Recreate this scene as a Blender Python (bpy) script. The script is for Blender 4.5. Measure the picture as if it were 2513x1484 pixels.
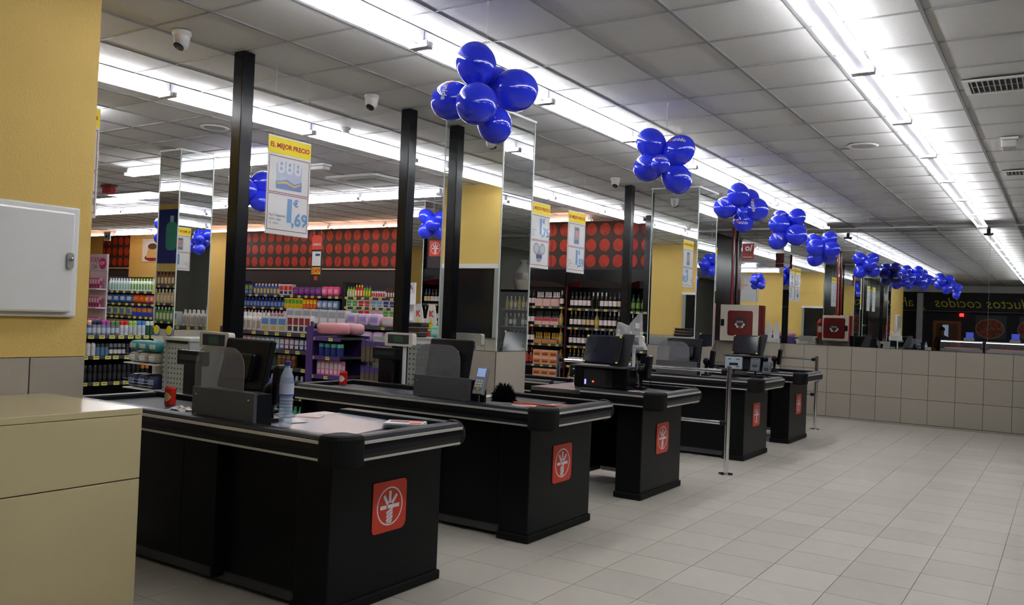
import bpy, math, random
from mathutils import Matrix, Vector
random.seed(7)
for o in list(bpy.data.objects): bpy.data.objects.remove(o)
SC = bpy.context.scene
COL = SC.collection
PI = math.pi
# ------------------------------------------------------------------ camera, world, exposure
CAM_H, F_PX, YAW, ROLL, PITCH = 1.5294, 2092.5, .5781, .0393, .0146
cd = bpy.data.cameras.new('camera'); cam = bpy.data.objects.new('camera', cd); COL.objects.link(cam)
cd.sensor_width = 36; cd.sensor_fit = 'HORIZONTAL'; cd.lens = 36*F_PX/2513; cd.clip_start = .05; cd.clip_end = 200
Fv = Vector((-math.sin(YAW)*math.cos(PITCH), math.cos(YAW)*math.cos(PITCH), math.sin(PITCH)))
R0 = Vector((math.cos(YAW), math.sin(YAW), 0)); U0 = R0.cross(Fv)
Rv = R0*math.cos(ROLL)+U0*math.sin(ROLL); Uv = -R0*math.sin(ROLL)+U0*math.cos(ROLL)
cam.matrix_world = Matrix(((Rv.x, Uv.x, -Fv.x, 0), (Rv.y, Uv.y, -Fv.y, 0), (Rv.z, Uv.z, -Fv.z, CAM_H), (0, 0, 0, 1)))
SC.camera = cam
w = bpy.data.worlds.new('world'); SC.world = w; w.use_nodes = True
w.node_tree.nodes['Background'].inputs[0].default_value = (.05, .06, .08, 1); w.node_tree.nodes['Background'].inputs[1].default_value = .2
SC.view_settings.view_transform = 'Standard'; SC.view_settings.look = 'None'; SC.view_settings.gamma = 1
SC.view_settings.use_curve_mapping = False
SC.view_settings.exposure = 0.5
TUBE = 20.0            # tube radiance
TUBE_COL = (.97, .98, 1.0)
try:
    SC.cycles.use_denoising = True; SC.cycles.sample_clamp_indirect = 6; SC.cycles.max_bounces = 7; SC.cycles.diffuse_bounces = 3; SC.cycles.glossy_bounces = 5; SC.cycles.transmission_bounces = 5; SC.cycles.use_adaptive_sampling = True; SC.cycles.adaptive_threshold = .2; SC.cycles.adaptive_min_samples = 12
    SC.cycles.transparent_max_bounces = 12; SC.cycles.caustics_reflective = False; SC.cycles.caustics_refractive = False
except Exception: pass
ZC = 3.2587            # ceiling
YM = 15.39             # far mirror wall
YB = 13.5              # back wall of the sales floor
YD = -4.8              # deli wall behind the camera
XR, XL = 4.2, -23.0
# ------------------------------------------------------------------ materials
MATS = {}
def M(name, col, rough=.5, metal=0., spec=.5, noise=0., nscale=6., bump=0., bscale=60., emit=0., ecol=None, trans=0., alpha=1., coat=0., rnd=0., stretch=None, ior=1.45):
    if name in MATS: return MATS[name]
    m = bpy.data.materials.new(name); m.use_nodes = True; MATS[name] = m
    nt = m.node_tree; b = nt.nodes['Principled BSDF']; c4 = (*col, 1)
    b.inputs['Base Color'].default_value = c4; b.inputs['Roughness'].default_value = rough; b.inputs['Metallic'].default_value = metal
    b.inputs['Specular IOR Level'].default_value = spec; b.inputs['Transmission Weight'].default_value = trans
    b.inputs['Alpha'].default_value = alpha; b.inputs['Coat Weight'].default_value = coat; b.inputs['IOR'].default_value = ior
    m.diffuse_color = c4
    if emit:
        b.inputs['Emission Color'].default_value = (*(ecol or col), 1); b.inputs['Emission Strength'].default_value = emit
    if noise or bump or rnd:
        tc = nt.nodes.new('ShaderNodeTexCoord'); mp = nt.nodes.new('ShaderNodeMapping'); nt.links.new(tc.outputs['Object'], mp.inputs[0])
        if stretch: mp.inputs['Scale'].default_value = stretch
    if noise or rnd:
        mix = nt.nodes.new('ShaderNodeMix'); mix.data_type = 'RGBA'
        a = noise or rnd
        mix.inputs[6].default_value = (*[max(0, v*(1-a)) for v in col], 1); mix.inputs[7].default_value = (*[min(1, v*(1+a)) for v in col], 1)
        if noise:
            n = nt.nodes.new('ShaderNodeTexNoise'); n.inputs['Scale'].default_value = nscale; n.inputs['Detail'].default_value = 1.5
            nt.links.new(mp.outputs[0], n.inputs['Vector']); src = n.outputs['Fac']
            if rnd:
                oi = nt.nodes.new('ShaderNodeObjectInfo'); mm = nt.nodes.new('ShaderNodeMath'); mm.operation = 'MULTIPLY_ADD'
                mm.inputs[1].default_value = rnd/a; nt.links.new(oi.outputs['Random'], mm.inputs[0]); nt.links.new(src, mm.inputs[2])
                m2 = nt.nodes.new('ShaderNodeMath'); m2.operation = 'SUBTRACT'; m2.inputs[1].default_value = .5*rnd/a; nt.links.new(mm.outputs[0], m2.inputs[0]); src = m2.outputs[0]
        else:
            oi = nt.nodes.new('ShaderNodeObjectInfo'); src = oi.outputs['Random']
        nt.links.new(src, mix.inputs[0]); nt.links.new(mix.outputs[2], b.inputs['Base Color'])
    if bump:
        n = nt.nodes.new('ShaderNodeTexNoise'); n.inputs['Scale'].default_value = bscale; n.inputs['Detail'].default_value = 0
        nt.links.new(mp.outputs[0], n.inputs['Vector'])
        bp = nt.nodes.new('ShaderNodeBump'); bp.inputs['Strength'].default_value = bump; bp.inputs['Distance'].default_value = .01
        nt.links.new(n.outputs['Fac'], bp.inputs['Height']); nt.links.new(bp.outputs[0], b.inputs['Normal'])
    return m
def glassy(name, col, alpha, rough=.05):
    """thin see-through sheet: tinted transparency under a gloss"""
    m = bpy.data.materials.new(name); m.use_nodes = True; nt = m.node_tree; nt.nodes.clear(); MATS[name] = m
    o = nt.nodes.new('ShaderNodeOutputMaterial'); tr = nt.nodes.new('ShaderNodeBsdfTransparent'); pr = nt.nodes.new('ShaderNodeBsdfPrincipled')
    tr.inputs[0].default_value = (1, 1, 1, 1); pr.inputs['Base Color'].default_value = (*col, 1); pr.inputs['Roughness'].default_value = rough
    lw = nt.nodes.new('ShaderNodeLayerWeight'); lw.inputs[0].default_value = .5
    fr = nt.nodes.new('ShaderNodeMath'); fr.operation = 'POWER'; fr.inputs[1].default_value = 5; nt.links.new(lw.outputs['Facing'], fr.inputs[0])
    mx = nt.nodes.new('ShaderNodeMath'); mx.operation = 'MAXIMUM'; mx.inputs[1].default_value = alpha; nt.links.new(fr.outputs[0], mx.inputs[0])
    ms = nt.nodes.new('ShaderNodeMixShader'); nt.links.new(mx.outputs[0], ms.inputs[0]); nt.links.new(tr.outputs[0], ms.inputs[1]); nt.links.new(pr.outputs[0], ms.inputs[2])
    nt.links.new(ms.outputs[0], o.inputs[0]); m.diffuse_color = (*col, .5)
    return m
def hexc(h, k=1.):
    r = [int(h[i:i+2], 16)/255 for i in (0, 2, 4)]
    return tuple(k*(v/12.92 if v <= .04045 else ((v+.055)/1.055)**2.4) for v in r)
yellow = M('yellow_paint', hexc('d8b768'), .75, noise=.06, nscale=3, bump=.15, bscale=90)
ceil_m = M('ceiling_board', (.62, .62, .61), .9, noise=.05, nscale=40, rnd=.05)
grid_m = M('ceiling_grid', (.24, .24, .245), .5)
floor_m = M('floor_tile', hexc('b9b3a8'), .42, noise=.06, nscale=9, rnd=.06, spec=.4)
grout_m = M('floor_grout', hexc('9d968b'), .8)
wtile_m = M('wall_tile', hexc('a79f92'), .3, noise=.05, nscale=60, rnd=.04)
wgrout_m = M('wall_grout', hexc('35322f'), .8)
mirror_m = M('mirror', (.80, .83, .81), .0, metal=1.)
white_m = M('white_paint', (.75, .75, .74), .4)
offw_m = M('cream_enamel', hexc('d8d0c0'), .4)
black_m = M('black_lacquer', (.0035, .004, .006), .22, spec=.3)
blackp_m = M('black_plastic', (.006, .0065, .009), .34, spec=.22)
panel_m = M('black_panel', (.004, .0045, .0055), .4, noise=.2, nscale=3, spec=.18)
rubber_m = M('black_rubber', (.006, .006, .006), .6, spec=.2)
belt_m = M('belt_rubber', (.028, .028, .034), .55)
chrome_m = M('chrome', (.75, .76, .78), .12, metal=1.)
strip_m = M('aluminium_strip', (.62, .60, .57), .3, metal=.45)
steel_m = M('brushed_steel', (.40, .43, .50), .22, metal=.15, noise=.05, nscale=20, stretch=(1, 30, 1))
grey_m = M('grey_metal', hexc('8f9490'), .45)
dgrey_m = M('dark_grey_panel', (.05, .05, .056), .45)
emb_red = M('emblem_red', hexc('c8371f'), .4)
emb_wht = M('emblem_white', (.72, .72, .76), .4)
cream_m = M('cream_laminate', hexc('cdbf94'), .2)
red_pipe = M('red_pipe', hexc('8f1216'), .3, coat=.4)
dred_m = M('dark_red', hexc('6b1015'), .35)
bl_m = M('balloon_blue', hexc('2636e0'), .1, spec=.6, coat=.4)
bld_m = M('balloon_knot', hexc('12186a'), .4)
paper_m = M('paper', (.72, .71, .69), .7)
pink_paper = M('pink_paper', hexc('d9b9b4'), .7)
prt_red = M('print_red', hexc('b8302a'), .6); prt_yel = M('print_yellow', hexc('e6cf10'), .5); prt_blue = M('print_blue', hexc('2f86c8'), .5)
prt_dk = M('print_dark', hexc('3a3a40'), .6); prt_org = M('print_orange', hexc('d8401c'), .5); prt_mag = M('print_magenta', hexc('8a1f45'), .5)
tag_m = M('price_tag_yellow', hexc('d8d566'), .5)
rail_m = M('shelf_rail', hexc('3d3d4c'), .4)
shelf_m = M('shelf_dark', hexc('26262e'), .5)
purple_m = M('purple_board', hexc('4b3277'), .55)
wood_o = M('orange_wood', hexc('a5602c'), .5, noise=.2, nscale=3, stretch=(12, 12, 1))
tube_m = M('tube_white', (1, 1, 1), .5, emit=TUBE, ecol=TUBE_COL)
warm_m = M('tube_warm', (1, .7, .5), .5, emit=TUBE*.6, ecol=(1, .56, .34))
led_m = M('led_panel', (1, 1, 1), .5, emit=TUBE*.35, ecol=TUBE_COL)
case_m = M('case_lamp', (1, .9, 1), .5, emit=3., ecol=(1, .82, 1))
acryl_m = glassy('grey_acrylic', (.2, .2, .22), .52, .15)
clear_m = glassy('clear_film', (.9, .9, .92), .10, .08)
bagm = glassy('clear_bag', (.8, .8, .82), .28, .25)
winglass_m = glassy('window_glass', (.02, .022, .025), .55, .03)
def C(h, r=.4): return M('c_'+h+('' if r == .4 else '_%d' % (r*100)), hexc(h), r)
# ------------------------------------------------------------------ mesh builder
class B:
    def __init__(s): s.v = []; s.f = []; s.m = []; s.s = []; s.mats = []
    def mi(s, m):
        if m not in s.mats: s.mats.append(m)
        return s.mats.index(m)
    def add(s, vs, fs, m, smooth=False, mx=None):
        n = len(s.v); k = s.mi(m)
        if mx is not None: vs = [mx @ Vector(v) for v in vs]
        s.v += [tuple(v) for v in vs]
        for f in fs: s.f.append([n+i for i in f]); s.m.append(k); s.s.append(smooth)
        return s
    def box(s, x0, x1, y0, y1, z0, z1, m, mx=None):
        vs = [(x, y, z) for x in (x0, x1) for y in (y0, y1) for z in (z0, z1)]
        return s.add(vs, [(0, 1, 3, 2), (4, 6, 7, 5), (0, 4, 5, 1), (2, 3, 7, 6), (0, 2, 6, 4), (1, 5, 7, 3)], m, mx=mx)
    def prism(s, poly, h0, h1, m, mx=None):
        """polygon in local xy, extruded along z"""
        n = len(poly); vs = [(x, y, h0) for x, y in poly]+[(x, y, h1) for x, y in poly]
        a = sum(poly[i][0]*poly[(i+1) % n][1]-poly[(i+1) % n][0]*poly[i][1] for i in range(n))
        if a < 0: poly = poly[::-1]; vs = [(x, y, h0) for x, y in poly]+[(x, y, h1) for x, y in poly]
        fs = [tuple(range(n-1, -1, -1)), tuple(range(n, 2*n))]+[(i, (i+1) % n, n+(i+1) % n, n+i) for i in range(n)]
        return s.add(vs, fs, m, mx=mx)
    def lathe(s, prof, n, m=None, mx=None, smooth=True):
        """prof: list of (r, z) or (r, z, material for the band above)"""
        for (a, b) in zip(prof[:-1], prof[1:]):
            mm = a[2] if len(a) > 2 else m
            vs = []; fs = []
            for (r, z) in (a[:2], b[:2]):
                for i in range(n): vs.append((r*math.cos(2*PI*i/n), r*math.sin(2*PI*i/n), z))
            for i in range(n): fs.append((i, (i+1) % n, n+(i+1) % n, n+i))
            s.add(vs, fs, mm, smooth, mx)
        return s
    def disc(s, r, z, n, m, mx=None, up=True):
        f = tuple(range(n)) if up else tuple(range(n-1, -1, -1))
        return s.add([(r*math.cos(2*PI*i/n), r*math.sin(2*PI*i/n), z) for i in range(n)], [f], m, mx=mx)
    def cyl(s, p0, p1, r, m, n=10, r2=None, caps=True):
        p0 = Vector(p0); p1 = Vector(p1); d = p1-p0; L = d.length
        q = d.to_track_quat('Z', 'Y').to_matrix().to_4x4(); mx = Matrix.Translation(p0) @ q
        r2 = r if r2 is None else r2
        s.lathe([(r, 0), (r2, L)], n, m, mx)
        if caps: s.disc(r, 0, n, m, mx, False); s.disc(r2, L, n, m, mx, True)
        return s
    def tube(s, pts, r, m, n=8):
        pts = [Vector(p) for p in pts]; vs = []; fs = []
        for i, p in enumerate(pts):
            d = (pts[min(i+1, len(pts)-1)]-pts[max(i-1, 0)]).normalized(); q = d.to_track_quat('Z', 'Y').to_matrix()
            rr = r[i] if isinstance(r, (list, tuple)) else r
            for k in range(n): vs.append(p+q @ Vector((rr*math.cos(2*PI*k/n), rr*math.sin(2*PI*k/n), 0)))
        for i in range(len(pts)-1):
            for k in range(n): fs.append((i*n+k, i*n+(k+1) % n, (i+1)*n+(k+1) % n, (i+1)*n+k))
        s.add(vs, fs, m, True)
        s.add(vs[:n], [tuple(range(n-1, -1, -1))], m); s.add(vs[-n:], [tuple(range(n))], m)
        return s
    def ball(s, c, r, m, nu=20, nv=12, sc=(1, 1, 1), mx=None):
        T = Matrix.Translation(c) if mx is None else mx
        vs = []; fs = []
        for j in range(nv+1):
            t = PI*j/nv
            for i in range(nu): vs.append((r*sc[0]*math.sin(t)*math.cos(2*PI*i/nu), r*sc[1]*math.sin(t)*math.sin(2*PI*i/nu), -r*sc[2]*math.cos(t)))
        for j in range(nv):
            for i in range(nu): fs.append((j*nu+i, j*nu+(i+1) % nu, (j+1)*nu+(i+1) % nu, (j+1)*nu+i))
        return s.add(vs, fs, m, True, T)
    def text(s, string, size, m, mx, bold=.0, ext=.0, align='CENTER', shear=0.):
        vs, fs = text_geo(string, size, bold, align, shear)
        vs = [(x, y, z+ext) for x, y, z in vs]
        return s.add(vs, fs, m, False, mx)
    def mesh(s, name):
        me = bpy.data.meshes.new(name); me.from_pydata(s.v, [], s.f)
        for m in s.mats: me.materials.append(m)
        for p, k, sm in zip(me.polygons, s.m, s.s): p.material_index = k; p.use_smooth = sm
        me.update(); return me
    def obj(s, name, parent=None, loc=(0, 0, 0), rz=0., bevel=0., mx=None):
        o = bpy.data.objects.new(name, s.mesh(name)); COL.objects.link(o)
        if mx is not None: o.matrix_local = mx
        else: o.location = loc; o.rotation_euler = (0, 0, rz)
        if parent: o.parent = parent
        if bevel:
            b = o.modifiers.new('bevel', 'BEVEL'); b.width = bevel; b.segments = 2; b.limit_method = 'ANGLE'
        return o
_TX = {}
def text_geo(string, size, bold, align, shear=0.):
    k = (string, round(size, 4), bold, align, shear)
    if k not in _TX:
        cu = bpy.data.curves.new('t', 'FONT'); cu.body = string; cu.size = size; cu.align_x = align; cu.align_y = 'CENTER'; cu.offset = bold*size; cu.resolution_u = 2; cu.shear = shear
        o = bpy.data.objects.new('t', cu); COL.objects.link(o); bpy.context.view_layer.update()
        me = o.to_mesh(); vs = [tuple(v.co) for v in me.vertices]; fs = [tuple(p.vertices) for p in me.polygons]
        o.to_mesh_clear(); bpy.data.objects.remove(o); bpy.data.curves.remove(cu); _TX[k] = (vs, fs)
    return _TX[k]
def tag(o, label=None, cat=None, group=None, kind=None):
    if label: o['label'] = label
    if cat: o['category'] = cat
    if group: o['group'] = group
    if kind: o['kind'] = kind
    return o
def empty(name, loc=(0, 0, 0), rz=0., **k):
    o = bpy.data.objects.new(name, None); COL.objects.link(o); o.location = loc; o.rotation_euler = (0, 0, rz); o.empty_display_size = .1
    tag(o, **k); return o
def copy_tree(o, parent=None):
    c = o.copy(); COL.objects.link(c); c.parent = parent
    for ch in o.children: copy_tree(ch, c)
    return c
def inst(me, name, loc, rz=0., parent=None, **k):
    o = bpy.data.objects.new(name, me); COL.objects.link(o); o.location = loc; o.rotation_euler = (0, 0, rz)
    if parent: o.parent = parent
    tag(o, **k); return o
T = Matrix.Translation
def Rx(a): return Matrix.Rotation(a, 4, 'X')
def Ry(a): return Matrix.Rotation(a, 4, 'Y')
def Rz(a): return Matrix.Rotation(a, 4, 'Z')
FACE_PX = Rz(PI/2) @ Rx(PI/2)      # local xy plane stands up, facing +x (local x runs to +y)
FACE_MX = Rz(-PI/2) @ Rx(PI/2)     # facing -x
FACE_MY = Rx(PI/2)                 # facing -y (local x runs to +x)
FACE_PY = Rz(PI) @ Rx(PI/2)        # facing +y
def rrect(w, h, r, n=5, corners=(1, 1, 1, 1)):
    """rounded rectangle centred on 0; corners: TR, TL, BL, BR scale of r"""
    pts = []
    for (sx, sy, a0, k) in ((1, 1, 0, corners[0]), (-1, 1, PI/2, corners[1]), (-1, -1, PI, corners[2]), (1, -1, 1.5*PI, corners[3])):
        rr = max(r*k, 1e-4)
        for i in range(n+1):
            a = a0+PI/2*i/n
            pts.append((sx*(w/2-rr)+rr*math.cos(a), sy*(h/2-rr)+rr*math.sin(a)))
    return pts
def sees(x, y, z):
    d = Vector((x, y, z-CAM_H)); zz = d.dot(Fv)
    if zz < .3: return None
    return (1256.5+F_PX*d.dot(Rv)/zz, 742-F_PX*d.dot(Uv)/zz, zz)
def struct(o): o['kind'] = 'structure'; return o
# ------------------------------------------------------------------ floor
fl = struct(B().box(XL, XR, YD, YM, -.1, -.004, grout_m).obj('floor'))
TX, TY = .40, .41
ft = B().box(-TX/2+.002, TX/2-.002, -TY/2+.002, TY/2-.002, -.004, 0, floor_m).mesh('floor_tile')
cells = []
for i in range(-60, 14):
    for j in range(-30, 26):
        x = -.54+TX*i; y = 6.185+TY*j
        if XL+.2 < x < XR-.2 and YD+.2 < y < YM-.2:
            p = sees(x, y, 0); near = 1e9
            if p and -60 < p[0] < 2570 and -60 < p[1] < 1560 and x > -5.6: near = p[2]
            cells.append((near, x, y))
cells.sort(); rest = B()
for k, (d, x, y) in enumerate(cells):
    if k < 300: inst(ft, 'floor_tile', (x, y, 0), parent=fl)
    else: rest.box(x-TX/2+.002, x+TX/2-.002, y-TY/2+.002, y+TY/2-.002, -.004, 0, floor_m)
rest.obj('floor_tiling', fl)['kind'] = 'stuff'
# ------------------------------------------------------------------ ceiling
ce = struct(B().box(XL, XR, YD, YM+.0, ZC+.03, ZC+.12, M('ceiling_void', (.2, .2, .2), .9)).obj('ceiling'))
GX, GY = -4.3027, 3.2138
ct = B().box(-.297, .297, -.297, .297, ZC+.004, ZC+.02, ceil_m).mesh('ceiling_tile')
cells = []
for i in range(-32, 15):
    for j in range(-14, 21):
        x = GX+.6*(i+.5); y = GY+.6*(j+.5)
        if XL < x < XR and YD < y < YM:
            p = sees(x, y, ZC); near = 1e9
            if p and -120 < p[0] < 2600 and -100 < p[1] < 800 and x > -14: near = p[2]
            cells.append((near, x, y))
cells.sort(); rest = B()
for k, (d, x, y) in enumerate(cells):
    if k < 300: inst(ct, 'ceiling_tile', (x, y, 0), parent=ce)
    else: rest.box(x-.297, x+.297, y-.297, y+.297, ZC+.004, ZC+.02, ceil_m)
rest.obj('ceiling_tiling', ce)['kind'] = 'stuff'
for i in range(-31, 15):
    x = GX+.6*i
    if XL < x < XR: B().box(x-.010, x+.010, YD, YM, ZC-.006, ZC+.006, grid_m).obj('ceiling_runner', ce)
for j in range(-13, 21):
    y = GY+.6*j
    if YD < y < YM: B().box(XL, XR, y-.006, y+.006, ZC-.004, ZC+.005, M('ceiling_crossbar', (.36, .36, .365), .5)).obj('ceiling_crossbar', ce)
# ------------------------------------------------------------------ walls
def tiled(parent, face, a0, a1, z0, z1, plane, aw=.3972, ah=.4057, a_off=0., out=.006):
    """tiles on a vertical face; face 'px','mx','py','my'; a runs along the face"""
    k = math.floor((a0-a_off)/aw); a = a_off+k*aw
    while a < a1-1e-3:
        u0, u1 = max(a, a0), min(a+aw, a1)
        if u1-u0 > .02:
            z = z0
            while z < z1-1e-3:
                zt = min(z+ah, z1); g = .0035
                b = B()
                lo, hi = (plane, plane+out) if face[0] == 'p' else (plane-out, plane)
                if face[1] == 'x': b.box(lo, hi, u0+g, u1-g, z+g, zt-g, wtile_m)
                else: b.box(u0+g, u1-g, lo, hi, z+g, zt-g, wtile_m)
                b.obj('wall_tile', parent)
                z += ah
        a += aw
TB = 1.217            # tile dado height
far = struct(B().box(-5.7, XR, YM, YM+.2, 0, TB, wgrout_m).obj('wall_far'))
tiled(far, 'my', -4.22, 2.6, 0, TB, YM, a_off=-3.4738)
MY = B()   # mirror panels above the dado
for a, b in ((-4.22, -3.05), (-3.045, -1.06), (-1.055, .93), (.935, XR)):
    B().box(a, b, YM, YM+.02, TB+.004, ZC-.03, mirror_m).obj('mirror_panel', far)
B().box(-5.7, XR, YM+.021, YM+.2, TB, ZC+.03, white_m).obj('wall_core', far)
struct(B().box(-4.22, XR, YM-.004, YM+.02, ZC-.03, ZC-.008, white_m).obj('trim_1'))
# pier that stands proud of the far wall and carries the hose cabinet
PY = 15.19
pier = struct(B().box(-5.7, -4.226, PY+.008, YM, 0, TB, wgrout_m).obj('wall_pier'))
tiled(pier, 'my', -5.7, -4.22, 0, TB, PY+.008, a_off=-5.42)
tiled(pier, 'px', PY+.008, YM, 0, TB, -4.226, a_off=PY)
B().box(-5.7, -4.69, PY, PY+.01, TB+.003, ZC-.03, mirror_m).obj('mirror_panel', pier)
B().box(-4.685, -4.222, PY, PY+.01, TB+.003, ZC-.03, mirror_m).obj('mirror_panel', pier)
B().box(-4.226, -4.22, PY+.0105, YM, TB+.003, ZC-.03, mirror_m).obj('mirror_panel', pier)
B().box(-5.7, -4.2265, PY+.011, YM, TB+.003, ZC, white_m).obj('wall_core', pier)
struct(B().box(-5.7, -4.21, PY-.012, PY+.01, ZC-.03, ZC, white_m).obj('trim_2'))
# return wall between the sales floor and the far pier, and the back wall
struct(B().box(-5.9, -5.7, YB-.5, YM+.2, 0, ZC+.03, black_m).obj('wall_return'))
struct(B().box(XL, -5.9, YB, YB+.2, 0, ZC+.03, yellow).obj('wall_back'))
struct(B().box(XL-.2, XL, .8, YB+.2, 0, ZC+.03, yellow).obj('wall_left'))
struct(B().box(XR, XR+.2, YD, YM+.2, 0, ZC+.03, M('right_wall', hexc('6e6a62'), .7)).obj('wall_right'))
# yellow wall block beside the camera: its end carries the electric cabinet, its far face looks on the sales floor
yb = struct(B().box(XL, -4.446, 1.0, 2.614, TB, ZC+.03, yellow).obj('wall_near'))
B().box(XL, -4.452, 1.0, 2.608, 0, TB-.002, wgrout_m).obj('wall_dado', yb)
tiled(yb, 'px', 1.0, 2.612, 0, TB, -4.452, a_off=2.32)
tiled(yb, 'py', -8.2, -4.45, 0, TB, 2.608, a_off=-4.45)
struct(B().box(-6.6, XR, YD-.2, YD, 0, ZC+.03, M('deli_wall', hexc('2a2a2e'), .6)).obj('wall_rear'))
struct(B().box(-6.8, -6.6, YD, 1.0, 0, ZC+.03, M('deli_side', hexc('8a8a88'), .7)).obj('wall_side'))
# window band in the yellow wall (seen only in the column mirrors)
wn = struct(B().box(-7.15, -4.95, 2.60, 2.634, TB, 2.13, M('window_dark', (.010, .011, .012), .08)).obj('window_1'))
B().box(-7.2, -4.88, 2.60, 2.66, 2.13, 2.19, white_m).obj('window_frame', wn)
for x in (-7.15, -6.26, -4.93): B().box(x-.035, x+.035, 2.60, 2.66, TB, 2.13, grey_m).obj('window_mullion', wn)
# ------------------------------------------------------------------ mirror-clad columns on tiled bases
def column(name, x0, x1, y0, y1, label):
    r = struct(empty(name, ((x0+x1)/2, (y0+y1)/2, 0))); r['label'] = label
    cx, cy = (x0+x1)/2, (y0+y1)/2; hx, hy = (x1-x0)/2, (y1-y0)/2
    base = B().box(-hx+.006, hx-.006, -hy+.006, hy-.006, 0, TB-.002, wgrout_m).obj('tiled_base', r)
    g = .003; e = .006
    for (f, n, L) in (('y', -hy, hx), ('y', hy-e, hx), ('x', -hx, hy), ('x', hx-e, hy)):
        k = max(1, round(2*L/.4)); wd = 2*(L-.0065)/k
        for i in range(k):
            for j in range(3):
                a0 = -L+.0065+wd*i+g; a1 = a0+wd-2*g; z0 = TB/3*j+g; z1 = TB/3*(j+1)-g
                b = B()
                if f == 'y': b.box(a0, a1, n, n+e, z0, z1, wtile_m)
                else: b.box(n, n+e, a0, a1, z0, z1, wtile_m)
                b.obj('wall_tile', base)
    B().box(-hx+.02, hx-.02, -hy+.02, hy-.02, TB, ZC+.03, grey_m).obj('core', r)
    for (f, n) in (('y', -hy), ('y', hy-.008), ('x', -hx), ('x', hx-.008)):
        b = B()
        if f == 'y': b.box(-hx, hx, n, n+.008, TB+.002, ZC-.012, mirror_m)
        else: b.box(n, n+.008, -hy+.009, hy-.009, TB+.002, ZC-.012, mirror_m)
        b.obj('mirror_panel', r)
    for sx in (-1, 1):
        for sy in (-1, 1):
            B().box(sx*hx-.005, sx*hx+.005, sy*hy-.005, sy*hy+.005, TB, ZC-.012, M('mirror_edge', (.55, .62, .58), .15)).obj('edge_strip', r)
    B().box(-hx-.012, hx+.012, -hy-.012, hy+.012, ZC-.02, ZC-.001, white_m).obj('top_trim', r)
    return r
column('pillar', -8.77, -8.40, 5.95, 6.39, 'mirror-clad pillar on tiled base beside the purple shelving')
column('pillar', -4.63, -4.01, 5.93, 6.41, 'mirror-clad pillar on tiled base between the second and third checkouts')
column('pillar', -8.75, -8.40, 10.3, 10.8, 'mirror-clad pillar deep in the sales floor before the detergent shelves')
column('pillar', -4.59, -3.95, 10.3, 10.97, 'mirror-clad pillar on tiled base beside the two farthest checkouts')
# ------------------------------------------------------------------ ceiling lights
def fixture(tm, name='tube_light'):
    r = empty(name, (0, 0, ZC-.006)); L = 1.49
    B().box(-.026, .026, -L/2, L/2, -.088, 0, M('batten_white', (.42, .41, .46), .35)).obj('batten', r)
    for s in (-1, 1):
        b = B().cyl((s*.058, -L/2+.03, -.092), (s*.058, L/2-.03, -.092), .0135, tm, 8, caps=False)
        b.obj('tube', r)
    for s in (-1, 1):
        B().box(-.07, .07, s*(L/2-.015)-.012, s*(L/2-.015)+.012, -.108, -.07, M('lamp_holder', (.6, .6, .62), .4)).obj('lamp_holder', r)
    return r
cold = fixture(tube_m); first = [True]
ORD = ('first', 'second', 'third', 'fourth', 'fifth', 'sixth', 'seventh', 'eighth', 'ninth', 'tenth')
_LC = {}
def place_light(x, y, rz, label, group, proto=cold):
    n = _LC.get(group, 0); _LC[group] = n+1; label = ORD[n]+' '+label
    o = proto if proto.get('label') is None else copy_tree(proto)
    o.location = (x, y, ZC-.006); o.rotation_euler = (0, 0, rz); tag(o, label, 'ceiling light', group); return o
for k in range(10): place_light(-1.13, -.35+1.515*k+.755, 0, 'tube light from the camera in the long row above the open walkway', 'tube lights above the walkway')
for k in range(8): place_light(-3.38, 2.54+1.5*k+.75, 0, 'tube light from the camera in the row above the checkout ends', 'tube lights above the checkout fronts')
for k in range(7): place_light(-6.02, 2.62+1.5*k+.75, 0, 'tube light from the camera in the row behind the checkouts', 'tube lights behind the checkouts')
for k in range(2): place_light(-9.6+1.5*k, 6.55, PI/2, 'tube light in the short crosswise row by the balloons and first pillar', 'short crosswise tube lights')
for k in range(6): place_light(-15.6+1.5*k, 9.35, PI/2, 'tube light from the electric cabinet in the crosswise row amid the shelves', 'crosswise tube lights amid the shelves')
for k in range(3): place_light(-8.1-1.6*k, 4.3, PI/2, 'tube light of the unseen crosswise row added to brighten the yellow wall', 'added tube lights along the yellow wall')  # unseen lamps, added to brighten the yellow wall as the column mirrors show it
for k in range(4): place_light(1.2, .6+3*k, 0, 'tube light of the row near the side wall, outside the walkway', 'tube lights by the side wall')
warm = fixture(warm_m)
for k in (1, 2): place_light(-20.9+1.5*k, 12.5, PI/2, 'white tube light far back before the flan poster', 'white tube lights at the back wall')
for k in (0, 3, 4, 5, 6, 7, 8, 9): place_light(-20.9+1.5*k, 12.5, PI/2, 'warm orange tube light before the apple mural, counted toward the wine', 'warm tube lights at the apple wall', warm)
for (x, y, l) in ((-14.0, 8.6, 'bright square ceiling panel light nearest the electric cabinet wall'), (-12.75, 8.35, 'bright square ceiling panel light beside the blue balloons')):
    r = empty('panel_light', (x, y, ZC-.004), label=l, cat='ceiling light', group='square panel lights')
    B().box(-.6, .6, -.3, .3, -.012, 0, white_m).obj('frame', r); B().box(-.57, .57, -.27, .27, -.016, -.0125, led_m).obj('diffuser', r)
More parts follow.
